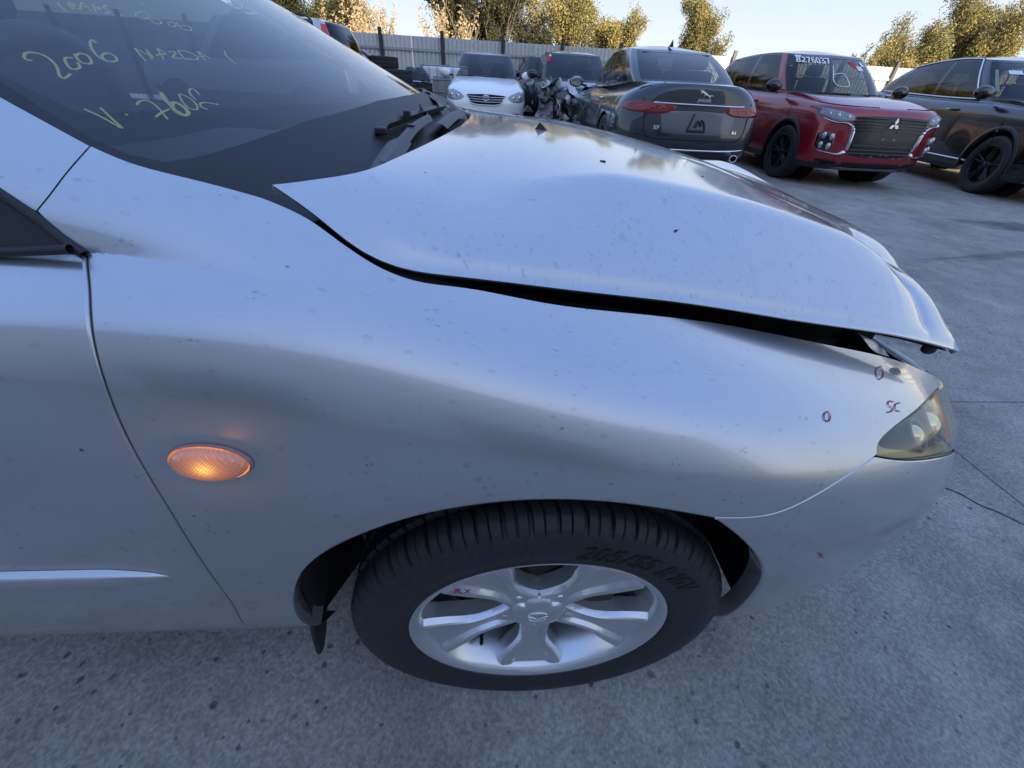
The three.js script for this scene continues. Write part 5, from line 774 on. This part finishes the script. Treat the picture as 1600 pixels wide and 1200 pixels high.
// ----- black SUV on the right edge -----
{
  const t = thing('black_suv', 'black SUV with chrome window trim and black wheels at the right edge', 'car', [8.15, 0, -5.0], -1.77);
  const o = suvSpec(), K0 = o; o.axles = [0, -2.93]; o.archR = .43; o.wheelR = .372; o.spokes = 5; o.spokeStyle = 'twin'; o.steer = 0;
  o.base = { xF: .93, xR: -4.1, W: .965, aF: .55, aR: .45, nF: 2.8, nR: 3.0 }; o.rows = o.rows.map((r) => ({ ...r, W: r.W ? r.W + .07 : undefined, xF: r.xF + .09 }));
  for (const r of o.rows) if (r.W === undefined) delete r.W;
  o.rows.forEach((r) => { if (Array.isArray(r.y)) r.y = r.y.map(([x, y]) => [x * 1.15, y + .045]); });
  o.g0 = { xF: -.42, xR: -3.95, W: .835, aF: .42, aR: .3, nF: 2.3, nR: 2.6, y: [[-4, 1.22], [-2.5, 1.165], [-1.2, 1.13], [-.3, 1.14]] };
  o.g1 = { xF: -1.28, xR: -3.45, W: .66, aF: .22, aR: .2, nF: 2.8, nR: 2.6, y: [[-3.5, 1.55], [-2.6, 1.65], [-1.8, 1.665], [-1.2, 1.625]] };
  o.segs = [['screen', 0, 0], ['pillar', .225, .235], ['side', .275, .28], ['blackpillar', .46, .44], ['side', .475, .455], ['blackpillar', .645, .62], ['side', .655, .63], ['pillar', .735, .715], ['rear', .79, .79], ['end', 1, 1]];
  o.trimV = .8;
  const K = carKit(o), mB = paint(.005, .006, .009, .0, .25);
  carBody(t, o, K, { paint: mB, trim: mPlastic, glass: MP({ color: rgb(.55, .6, .6), roughness: .03, transmission: 1, thickness: 0 }), sideGlass: mTintDark, rim: M({ color: rgb(.03, .03, .033), metalness: .7, roughness: .3 }), archTrim: M({ color: rgb(.02, .02, .022), roughness: .4 }) });
  for (const m of [1, -1]) {
    const a = []; for (let i = 0; i <= 40; i++) { const s = lerp(.275, .735, i / 40); a.push(K.mir(K.G(s, 1.0, .012), m)); }
    const b = []; for (let i = 0; i <= 40; i++) { const s = lerp(.275, .735, i / 40); b.push(K.mir(K.G(s, .02, .012), m)); }
    const c = []; for (let i = 0; i <= 8; i++) c.push(K.mir(K.G(lerp(.275, .28, i / 8), lerp(.02, 1, i / 8), .014), m));
    part('chrome_trim', [tube(a, .011, 60, 6), tube(b, .011, 60, 6), tube(c, .011, 12, 6)], mChrome, t);
    part('roof_rail', tube(Array.from({ length: 12 }, (_, i) => { const s = lerp(.30, .70, i / 11), q = K.G1(s); return K.mir([q[0], q[1] + .012, q[2] - .03], m); }), .014, 40, 8), mGloss, t);
    carMirror(t, -.62, 1.22, .95, m, mB);
    for (const s of [.43, .61]) part('door_handle', tube([s, s + .014, s + .034].map((q, i) => K.on(m * q, 1.0, i === 1 ? .034 : .008)), .013, 12, 6), mB, t);
    part('sill_strip', K.patchS([[.34, .37], [.64, .37]], [[.34, .395], [.64, .395]], { m, lift: .012, nu: 40, nv: 3 }), mChrome, t);
    part('headlight', K.patch([[.52, .80], [.70, .78], [.90, .86]], [[.52, .88], [.70, .92], [.90, .97]], { lift: .012, side: m }), mLampClear, t);
    for (const q of [.31, .48]) part('shut_line', tube([.36, .6, .9, 1.08].map((y) => K.on(m * q, y, .0005)), .005, 30, 5), mVoid, t);
  }
  part('grille', K.patch([[-.5, .45], [0, .42], [.5, .45]], [[-.55, .88], [0, .9], [.55, .88]], { lift: .01, nu: 30 }), mGloss, t);
  // broken front corner: hanging liner and bent bits
  const bits = []; for (let i = 0; i < 16; i++) { const g = gridGeo(6, 4, (s, v) => [(s - .5) * rr(.16, .3), (v - .5) * rr(.1, .2) + .02 * Math.sin(s * 7 + i), .03 * Math.sin(v * 5 + s * 4 + i)]); g.rotateX(rr(0, 6)).rotateY(rr(0, 6)).translate(rr(.50, .85), rr(.28, .75), rr(.68, .92)); bits.push(g); }
  bits.forEach((g, i) => part('broken_panel', g, i % 4 ? mPlastic : M({ color: rgb(.3, .31, .32), roughness: .5, metalness: .5 }), t));
  part('paper_sticker', gridGeo(2, 2, (a, b) => K.G(.09 + .05 * a, lerp(.62, .72, b), .01)), M({ color: rgb(.75, .76, .76), roughness: .8 }), t);
  part('paper_sticker', gridGeo(2, 2, (a, b) => K.G(.185 + .02 * a, lerp(.22, .75, b), -.02)), M({ color: rgb(.70, .74, .50), roughness: .8 }), t);
}
// ----- two wrecked dark SUVs beyond the grey sedan -----
function wreck(label, pos, turn, mat, k, sticker) {
  const t = thing('wrecked_suv', label, 'wrecked car', pos, turn), o = suvSpec(); o.trimV = .8; const K = carKit(o);
  carBody(t, o, K, { paint: mat, trim: mPlastic, glass: MP({ color: rgb(.62, .66, .66), roughness: .04, transmission: 1, thickness: 0 }), rim: mAlloy, archTrim: mPlastic });
  for (const m of [1, -1]) carMirror(t, -.50, 1.16, .90, m, mGloss);
  const mm = [mPlastic, M({ color: rgb(.42, .44, .46), roughness: .4, metalness: .6 }), mat, M({ color: rgb(.16, .15, .14), roughness: .7 }), M({ color: rgb(.6, .62, .63), roughness: .5 }), mVoid];
  for (let i = 0; i < k; i++) { const a = rr(.12, .38), b = rr(.1, .3), f = rr(3, 8), g = gridGeo(7, 6, (s, v) => [.05 * Math.sin(s * f + v * 4 + i) + .03 * Math.cos(v * 9 + i), (v - .5) * a * (1 + .4 * Math.sin(s * f)), (s - .5) * b * (1 + .4 * Math.cos(v * f))]); g.rotateY(rr(-.7, .7)).rotateX(rr(-.8, .8)).rotateZ(rr(-.5, .5)).translate(rr(.78, 1.0), rr(.22, .98), rr(-.86, .86)); part('crushed_panel', g, mm[i % mm.length], t); }
  for (let i = 0; i < k / 3; i++) { const z = rr(-.8, .8), y = rr(.3, .9); part('hanging_wire', tube([[.95, y, z], [1.04, y - rr(.05, .2), z + rr(-.1, .1)], [1.0, y - rr(.2, .4), z + rr(-.2, .2)]], .009, 12, 5), i % 2 ? mBlack : mm[4], t); }
  if (sticker) part('red_sticker', gridGeo(4, 3, (a, b) => K.G(lerp(.155, .205, a), lerp(.62, .82, b), .012)), M({ color: rgb(.55, .02, .03), roughness: .7 }), t), part('paper_sticker', gridGeo(3, 2, (a, b) => K.G(lerp(.16, .19, a), lerp(.84, .92, b), .012)), M({ color: rgb(.72, .74, .74), roughness: .8 }), t);
  return t;
}
wreck('wrecked dark blue-grey SUV with crushed front and red windscreen sticker', [1.95, 0, -9.9], -Math.PI / 2, paint(.03, .036, .045, .5), 44, true);
wreck('smashed black SUV half hidden between the white sedan and the crushed grey SUV', [1.72, 0, -12.3], -Math.PI / 2 + .05, paint(.012, .012, .014, .3), 24, false);
// ----- silver people carrier on the left -----
{
  const t = thing('silver_people_carrier', 'silver people carrier with roof rails and tall red tail lamp behind the windscreen', 'van', [-6.6, 0, -10.7], Math.PI - .10);
  const o = suvSpec(); o.trimV = 0; o.axles = [0, -2.75]; o.base.xR = -3.75; o.g0.xR = -3.70; o.g1.xR = -3.45; o.g1.y = [[-3.5, 1.70], [-2.4, 1.76], [-1.4, 1.74], [-.9, 1.70]]; o.g0.y = [[-3.8, 1.13], [-2, 1.08], [-.9, 1.06], [-.2, 1.07]]; o.spokeStyle = 'five'; o.spokes = 6; o.archR = .37; o.wheelR = .33;
  o.segs = [['screen', 0, 0], ['pillar', .225, .235], ['side', .275, .28], ['blackpillar', .45, .44], ['side', .47, .455], ['blackpillar', .585, .58], ['side', .595, .59], ['pillar', .715, .71], ['rear', .80, .79], ['end', 1, 1]];
  const K = carKit(o), mS = paint(.52, .54, .56, .5);
  carBody(t, o, K, { paint: mS, rim: mAlloy });
  for (const m of [1, -1]) {
    part('tail_light', gridGeo(6, 14, (a, b) => K.mir(K.G(lerp(.745, .79, a), lerp(.02, .92, b), .012), m)), MP({ color: rgb(.62, .015, .025), roughness: .12, clearcoat: 1 }), t);
    part('roof_rail', tube(Array.from({ length: 14 }, (_, i) => { const s = lerp(.30, .70, i / 13), q = K.G1(s), e = Math.min(1, i, 13 - i); return K.mir([q[0], q[1] + .055 * e, q[2] - .03], m); }), .016, 40, 8), mPlastic, t);
    carMirror(t, -.50, 1.12, .90, m, mS);
  }
  part('rear_bumper', K.patch([[-.8, .42], [0, .42], [.8, .42]], [[-.8, .55], [0, .56], [.8, .55]], { rear: true, lift: .02, nu: 30 }), mPlastic, t);
  part('number_panel', K.patch([[-.3, .82], [.3, .82]], [[-.3, .95], [.3, .95]], { rear: true, lift: .008 }), mPlastic, t);
  t.scale.set(1, 1.04, 1);
}
// ---------- fence, tyres, tank ----------
const mTyreOld = M({ color: rgb(.020, .020, .022), roughness: .75 });
function looseTyre(R, W) {
  const root = new THREE.Group(), rb = R * .60;
  part('carcass', lathe([[rb, 0], [rb + .015, .012], [R * .84, .0], [R * .95, .012], [R, .045], [R - .004, W * .3], [R - .012, W * .33], [R, W * .36], [R, W * .64], [R - .012, W * .67], [R - .004, W * .7], [R, W - .045], [R * .95, W - .012], [R * .84, W], [rb + .015, W - .012], [rb, W], [rb + .02, W * .8], [R - .03, W * .7], [R - .03, W * .3], [rb + .02, W * .2], [rb, 0]], 40), mTyreOld, root);
  const lug = []; for (let i = 0; i < 40; i++) { const a = i / 40 * 2 * Math.PI; for (const y of [.16, .84]) lug.push(bx(.008, W * .22, R * .09, R - .002, W * y, 0).rotateY(a + y * .1)); }
  tag(part('tread_lug', lug, mTyreOld, root), null, null, null, 'stuff');
  return root;
}
{
  const spots = [ // x, z, stack height, lean
    [-2.42, -10.6, 6], [-2.05, -10.1, 5], [-1.78, -10.95, 4], [-2.95, -10.2, 5]];
  const where = ['left column of the stack', 'front column of the stack', 'right column beside the tank', 'column nearest the people carrier'];
  const lvl = ['bottom tyre', 'second tyre up', 'third tyre up', 'fourth tyre up', 'fifth tyre up', 'sixth tyre up'];
  spots.forEach(([x, z, n], c) => { let y = 0; for (let i = 0; i < n; i++) { const R = rr(.315, .345), W = rr(.20, .235), t = looseTyre(R, W); t.name = numbered('loose_tyre'); t.position.set(x + rr(-.04, .04), y, z + rr(-.04, .04)); t.rotation.y = rr(0, 6); y += W + .002; tag(t, `worn black ${lvl[i]} in the ${where[c]}`, 'tyre', 'stacked tyres beside the white tank'); scene.add(t); } });
  // folded dark tarp on the right column
  const tarp = gridGeo(20, 14, (s, v) => { const e = 1 - Math.pow(Math.max(Math.abs(2 * s - 1), Math.abs(2 * v - 1)), 6); return [-1.80 + (s - .5) * .62, .90 + .22 * e + .03 * Math.sin(s * 17 + v * 5) * e + .02 * Math.sin(v * 21), -10.95 + (v - .5) * .55]; });
  const tp = part('folded_tarp', tarp, M({ color: rgb(.02, .026, .04), roughness: .5 }), scene); tag(tp, 'crumpled dark blue tarp lying on the right tyre column', 'tarp');
}
{
  const t = thing('liquid_tank', 'white plastic tank in a steel cage behind the white sedan', 'tank', [-1.16, 0, -11.9], .04);
  part('pallet', [bx(1.2, .02, 1.0, 0, .13, 0), ...[-.5, 0, .5].map((x) => bx(.1, .12, 1, x, .06, 0))], mPlasticGrey, t);
  part('bottle', bx(1.12, 1.06, .92, 0, .67, 0, .07), M({ color: rgb(.72, .73, .72), roughness: .45 }), t);
  part('label_plate', bx(.40, .42, .006, -.10, .80, .478, .002), M({ color: rgb(.32, .34, .36), metalness: .3, roughness: .4 }), t);
  part('filler_cap', new THREE.CylinderGeometry(.09, .09, .05, 20).translate(0, 1.225, 0), mPlastic, t);
  const cage = M({ color: rgb(.36, .37, .38), metalness: .7, roughness: .45 });
  for (let i = 0; i < 7; i++) { const x = -.58 + i * .1933; part('cage_bar', tube([[x, .16, .49], [x, 1.22, .49]], .009, 2, 6), cage, t); part('cage_bar', tube([[x, .16, -.49], [x, 1.22, -.49]], .009, 2, 6), cage, t); }
  for (let i = 0; i < 6; i++) { const z = -.49 + i * .196; for (const x of [-.58, .58]) part('cage_bar', tube([[x, .16, z], [x, 1.22, z]], .009, 2, 6), cage, t); }
  for (const y of [.2, .45, .70, .95, 1.22]) part('cage_hoop', tube([[-.58, y, .5], [.58, y, .5], [.58, y, -.5], [-.58, y, -.5]].flatMap((p, i, a) => { const q = a[(i + 1) % 4]; return [.04, .5, .96].map((k) => p.map((c, j) => lerp(c, q[j], k))); }), .011, 60, 6, true), cage, t);
}
{
  const t = thing('metal_fence', 'long pale ribbed metal fence with dark posts behind the cars', 'fence', [0, 0, -14.5]);
  const mF = [[.52, .53, .50], [.55, .55, .52], [.49, .505, .485]].map((c) => M({ color: rgb(...c), roughness: .55, metalness: .15 })), mPost = M({ color: rgb(.03, .031, .034), roughness: .5 });
  const sheet = gridGeo(60, 1, (s, v) => { const x = s * .886, f = (x / .1266) % 1; const d = f < .12 ? f / .12 : f < .38 ? 1 : f < .5 ? 1 - (f - .38) / .12 : 0; return [x, .04 + v * 1.87, -.03 * d]; });
  const flatS = toCreasedNormals(sheet, .2);
  for (let i = -9; i < 26; i++) {
    for (const k of [0, 1]) { const m = part('fence_sheet', flatS, mF[Math.floor(rnd() * 3)], t); m.position.x = -3.235 + i * 1.79 + k * .895 + .003; m.rotation.y = rr(-.004, .004); }
    part('fence_post', bx(.10, 2.06, .07, -3.235 + i * 1.79, 1.03, .035, .006), mPost, t);
  }
  for (const y of [.28, 1.60]) for (let i = -9; i < 26; i++) part('fence_rail', bx(1.68, .06, .04, -3.235 + i * 1.79 + .895, y, .022), M({ color: rgb(.34, .345, .34), roughness: .5, metalness: .2 }), t);
}
// ---------- trees beyond the fence ----------
function leafCloud(clumps, perClump, leaf, spread, cols) {
  const pos = [], col = [], nor = [];
  for (const [cx, cy, cz, r] of clumps) {
    const tone = cols[Math.floor(rnd() * cols.length)], cb = rr(.75, 1.2);
    for (let i = 0; i < perClump; i++) {
      let dx, dy, dz; do { dx = rr(-1, 1); dy = rr(-1, 1); dz = rr(-1, 1); } while (dx * dx + dy * dy + dz * dz > 1);
      const x = cx + dx * r * spread[0], y = cy + dy * r * spread[1], z = cz + dz * r * spread[2];
      const a = V3(rr(-1, 1), rr(-1.3, .6), rr(-1, 1)).normalize().multiplyScalar(leaf * rr(.6, 1.5)), b = V3(rr(-1, 1), rr(-1, 1), rr(-1, 1)).cross(a).normalize().multiplyScalar(leaf * rr(.18, .4));
      pos.push(x, y, z, x + a.x * .5 + b.x, y + a.y * .5 + b.y, z + a.z * .5 + b.z, x + a.x, y + a.y, z + a.z, x, y, z, x + a.x, y + a.y, z + a.z, x + a.x * .5 - b.x, y + a.y * .5 - b.y, z + a.z * .5 - b.z);
      const k = cb * rr(.75, 1.25); for (let q = 0; q < 6; q++) col.push(tone[0] * k, tone[1] * k, tone[2] * k);
    }
  }
  const g = new THREE.BufferGeometry(); g.setAttribute('position', new THREE.Float32BufferAttribute(pos, 3)); g.setAttribute('color', new THREE.Float32BufferAttribute(col, 3)); g.computeVertexNormals(); return g;
}
const mLeaf = MP({ color: rgb(1, 1, 1), vertexColors: true, roughness: .75, transmission: .25, thickness: 0, specularIntensity: .3 });
const mBark = M({ color: rgb(.13, .105, .08), roughness: .9 });
function tree(label, x, z, o) {
  seedState = Math.round(x * 971 + z * 577) + 5; const t = thing('tree', label, 'tree', [x, 0, z]), limbs = [], clumps = [];
  const grow = (p, d, L, r, depth) => {
    const pts = [p.clone()]; let q = p.clone(), v = d.clone(); for (let i = 0; i < 4; i++) { v.add(V3(rr(-.22, .22), rr(-.05, .18) * o.up, rr(-.22, .22))).normalize(); q = q.clone().addScaledVector(v, L / 4); pts.push(q); }
    if (r > .006) { const c = new THREE.CatmullRomCurve3(pts), g = new THREE.TubeGeometry(c, 6, 1, 5), P = g.attributes.position; for (let i = 0; i <= 6; i++) { const cc = c.getPointAt(i / 6), k = r * lerp(1, .6, i / 6); for (let j = 0; j <= 5; j++) { const id = i * 6 + j; P.setXYZ(id, cc.x + (P.getX(id) - cc.x) * k, cc.y + (P.getY(id) - cc.y) * k, cc.z + (P.getZ(id) - cc.z) * k); } } g.computeVertexNormals(); limbs.push(g); }
    if (depth <= o.leafDepth) for (let i = 2; i <= 4; i++) if (rnd() < o.density) clumps.push([pts[i].x + rr(-.1, .1), pts[i].y + rr(-.1, .1), pts[i].z + rr(-.1, .1), o.clump * rr(.6, 1.25)]);
    if (depth > 0) for (let i = 0; i < o.fork; i++) { const a = rr(0, 6.28), s = o.open * rr(.6, 1.2); const e = V3(Math.cos(a) * s, 1 * o.up + rr(-.2, .3), Math.sin(a) * s).normalize().lerp(v, .35).normalize(); grow(pts[2 + Math.floor(rnd() * 3)], e, L * o.shrink * rr(.8, 1.15), r * .58, depth - 1); }
  };
  const n = o.stems ?? 1; for (let i = 0; i < n; i++) grow(V3(rr(-.2, .2) * (n - 1), 0, rr(-.2, .2) * (n - 1)), V3(n > 1 ? rr(-.5, .5) * o.open : rr(-.1, .1), 1, n > 1 ? rr(-.5, .5) * o.open : rr(-.1, .1)).normalize(), o.h * .42 * rr(.85, 1.1), o.r * (n > 1 ? .7 : 1), o.depth ?? 4);
  part('trunk', limbs, o.bark ?? mBark, t);
  const g = leafCloud(clumps, o.leaves, o.leaf, o.spread ?? [1, 1, 1], o.cols), c = new THREE.Mesh(g, mLeaf); c.name = 'crown'; c.castShadow = c.receiveShadow = true; t.add(c);
  return t;
}
{
  const gold = [[.38, .31, .11], [.30, .27, .10], [.24, .24, .09], [.44, .35, .14]], olive = [[.19, .18, .065], [.25, .22, .075], [.14, .14, .055], [.31, .25, .09]], dark = [[.045, .055, .025], [.06, .065, .03], [.035, .045, .022], [.085, .08, .035]], tan = [[.48, .37, .22], [.42, .33, .19], [.52, .42, .27]], grey = [[.15, .16, .09], [.19, .18, .09], [.11, .12, .06]];
  const base = { up: .8, fork: 3, open: 1.0, shrink: .68, leafDepth: 3, density: .8, clump: .30, leaves: 56, leaf: .065, r: .12, depth: 4 };
  tree('dark green tree behind the people carrier, leftmost over the fence', -8.4, -19.5, { ...base, h: 5.0, stems: 2, cols: dark, clump: .34, leaves: 70 });
  tree('dark leafy tree beside the leftmost one, behind the silver windscreen top', -6.7, -20.5, { ...base, h: 3.7, stems: 2, cols: [...dark, olive[0]], clump: .3, leaves: 64 });
  tree('pale tan twiggy tree fanning up from behind the fence', -3.25, -18.6, { ...base, h: 4.1, stems: 14, open: .75, cols: tan, clump: .17, leaves: 15, leaf: .085, spread: [.6, 1.8, .6], r: .045, depth: 2, shrink: .6, fork: 3, bark: M({ color: rgb(.34, .25, .15), roughness: .9 }), leafDepth: 2, density: .9 });
  tree('sparse dark tree behind the white sedan with sky between its branches', -1.0, -19.2, { ...base, h: 5.0, stems: 4, cols: dark, clump: .24, leaves: 30, density: .62, open: .7 });
  tree('second sparse dark tree, right behind the white sedan roof', .25, -20.4, { ...base, h: 4.8, stems: 4, cols: [...dark, ...grey], clump: .24, leaves: 30, density: .6 });
  tree('low dense dark bush over the fence, right of the white sedan', 1.1, -17.4, { ...base, h: 2.5, stems: 4, cols: dark, clump: .22, leaves: 60, depth: 3, open: .5 });
  tree('golden airy tree behind the wrecked SUVs', 2.2, -18.8, { ...base, h: 5.0, stems: 3, cols: [...gold, ...olive], clump: .24, leaves: 34, density: .5 });
  tree('tall thin golden tree with small leaves, right of the airy one', 3.4, -20.6, { ...base, h: 4.8, stems: 3, cols: [...gold, ...grey], clump: .22, leaves: 22, density: .5, open: .6 });
  tree('rounded golden green bush tree above the grey sedan roof', 5.2, -19.4, { ...base, h: 3.6, stems: 6, cols: [...gold, ...olive], clump: .26, leaves: 60, depth: 3, open: .8, density: 1 });
  tree('upright olive tree alone between the grey sedan and the red SUV', 8.7, -20, { ...base, h: 4.3, stems: 4, cols: [...olive, gold[1]], clump: .25, leaves: 60, depth: 3, open: .75, density: 1 });
  tree('small low shrub over the fence behind the red SUV', 13.2, -19, { ...base, h: 2.4, stems: 4, cols: [...gold, ...olive], clump: .18, leaves: 40, depth: 2 });
  tree('low golden shrub left of the big right-hand trees', 15.7, -19, { ...base, h: 3.1, stems: 7, cols: gold, clump: .2, leaves: 50, depth: 2, open: .9 });
  tree('golden olive tree, left one of the two big trees behind the black SUV', 17.2, -19.3, { ...base, h: 4.4, stems: 5, cols: [...olive, ...gold], clump: .28, leaves: 60, depth: 3, density: 1 });
  tree('dense golden olive tree in the right corner behind the black SUV', 20.3, -19.6, { ...base, h: 5.0, stems: 5, cols: [...olive, ...gold], clump: .3, leaves: 60, depth: 4, density: .7 });
}
renderer.render(scene, camera);
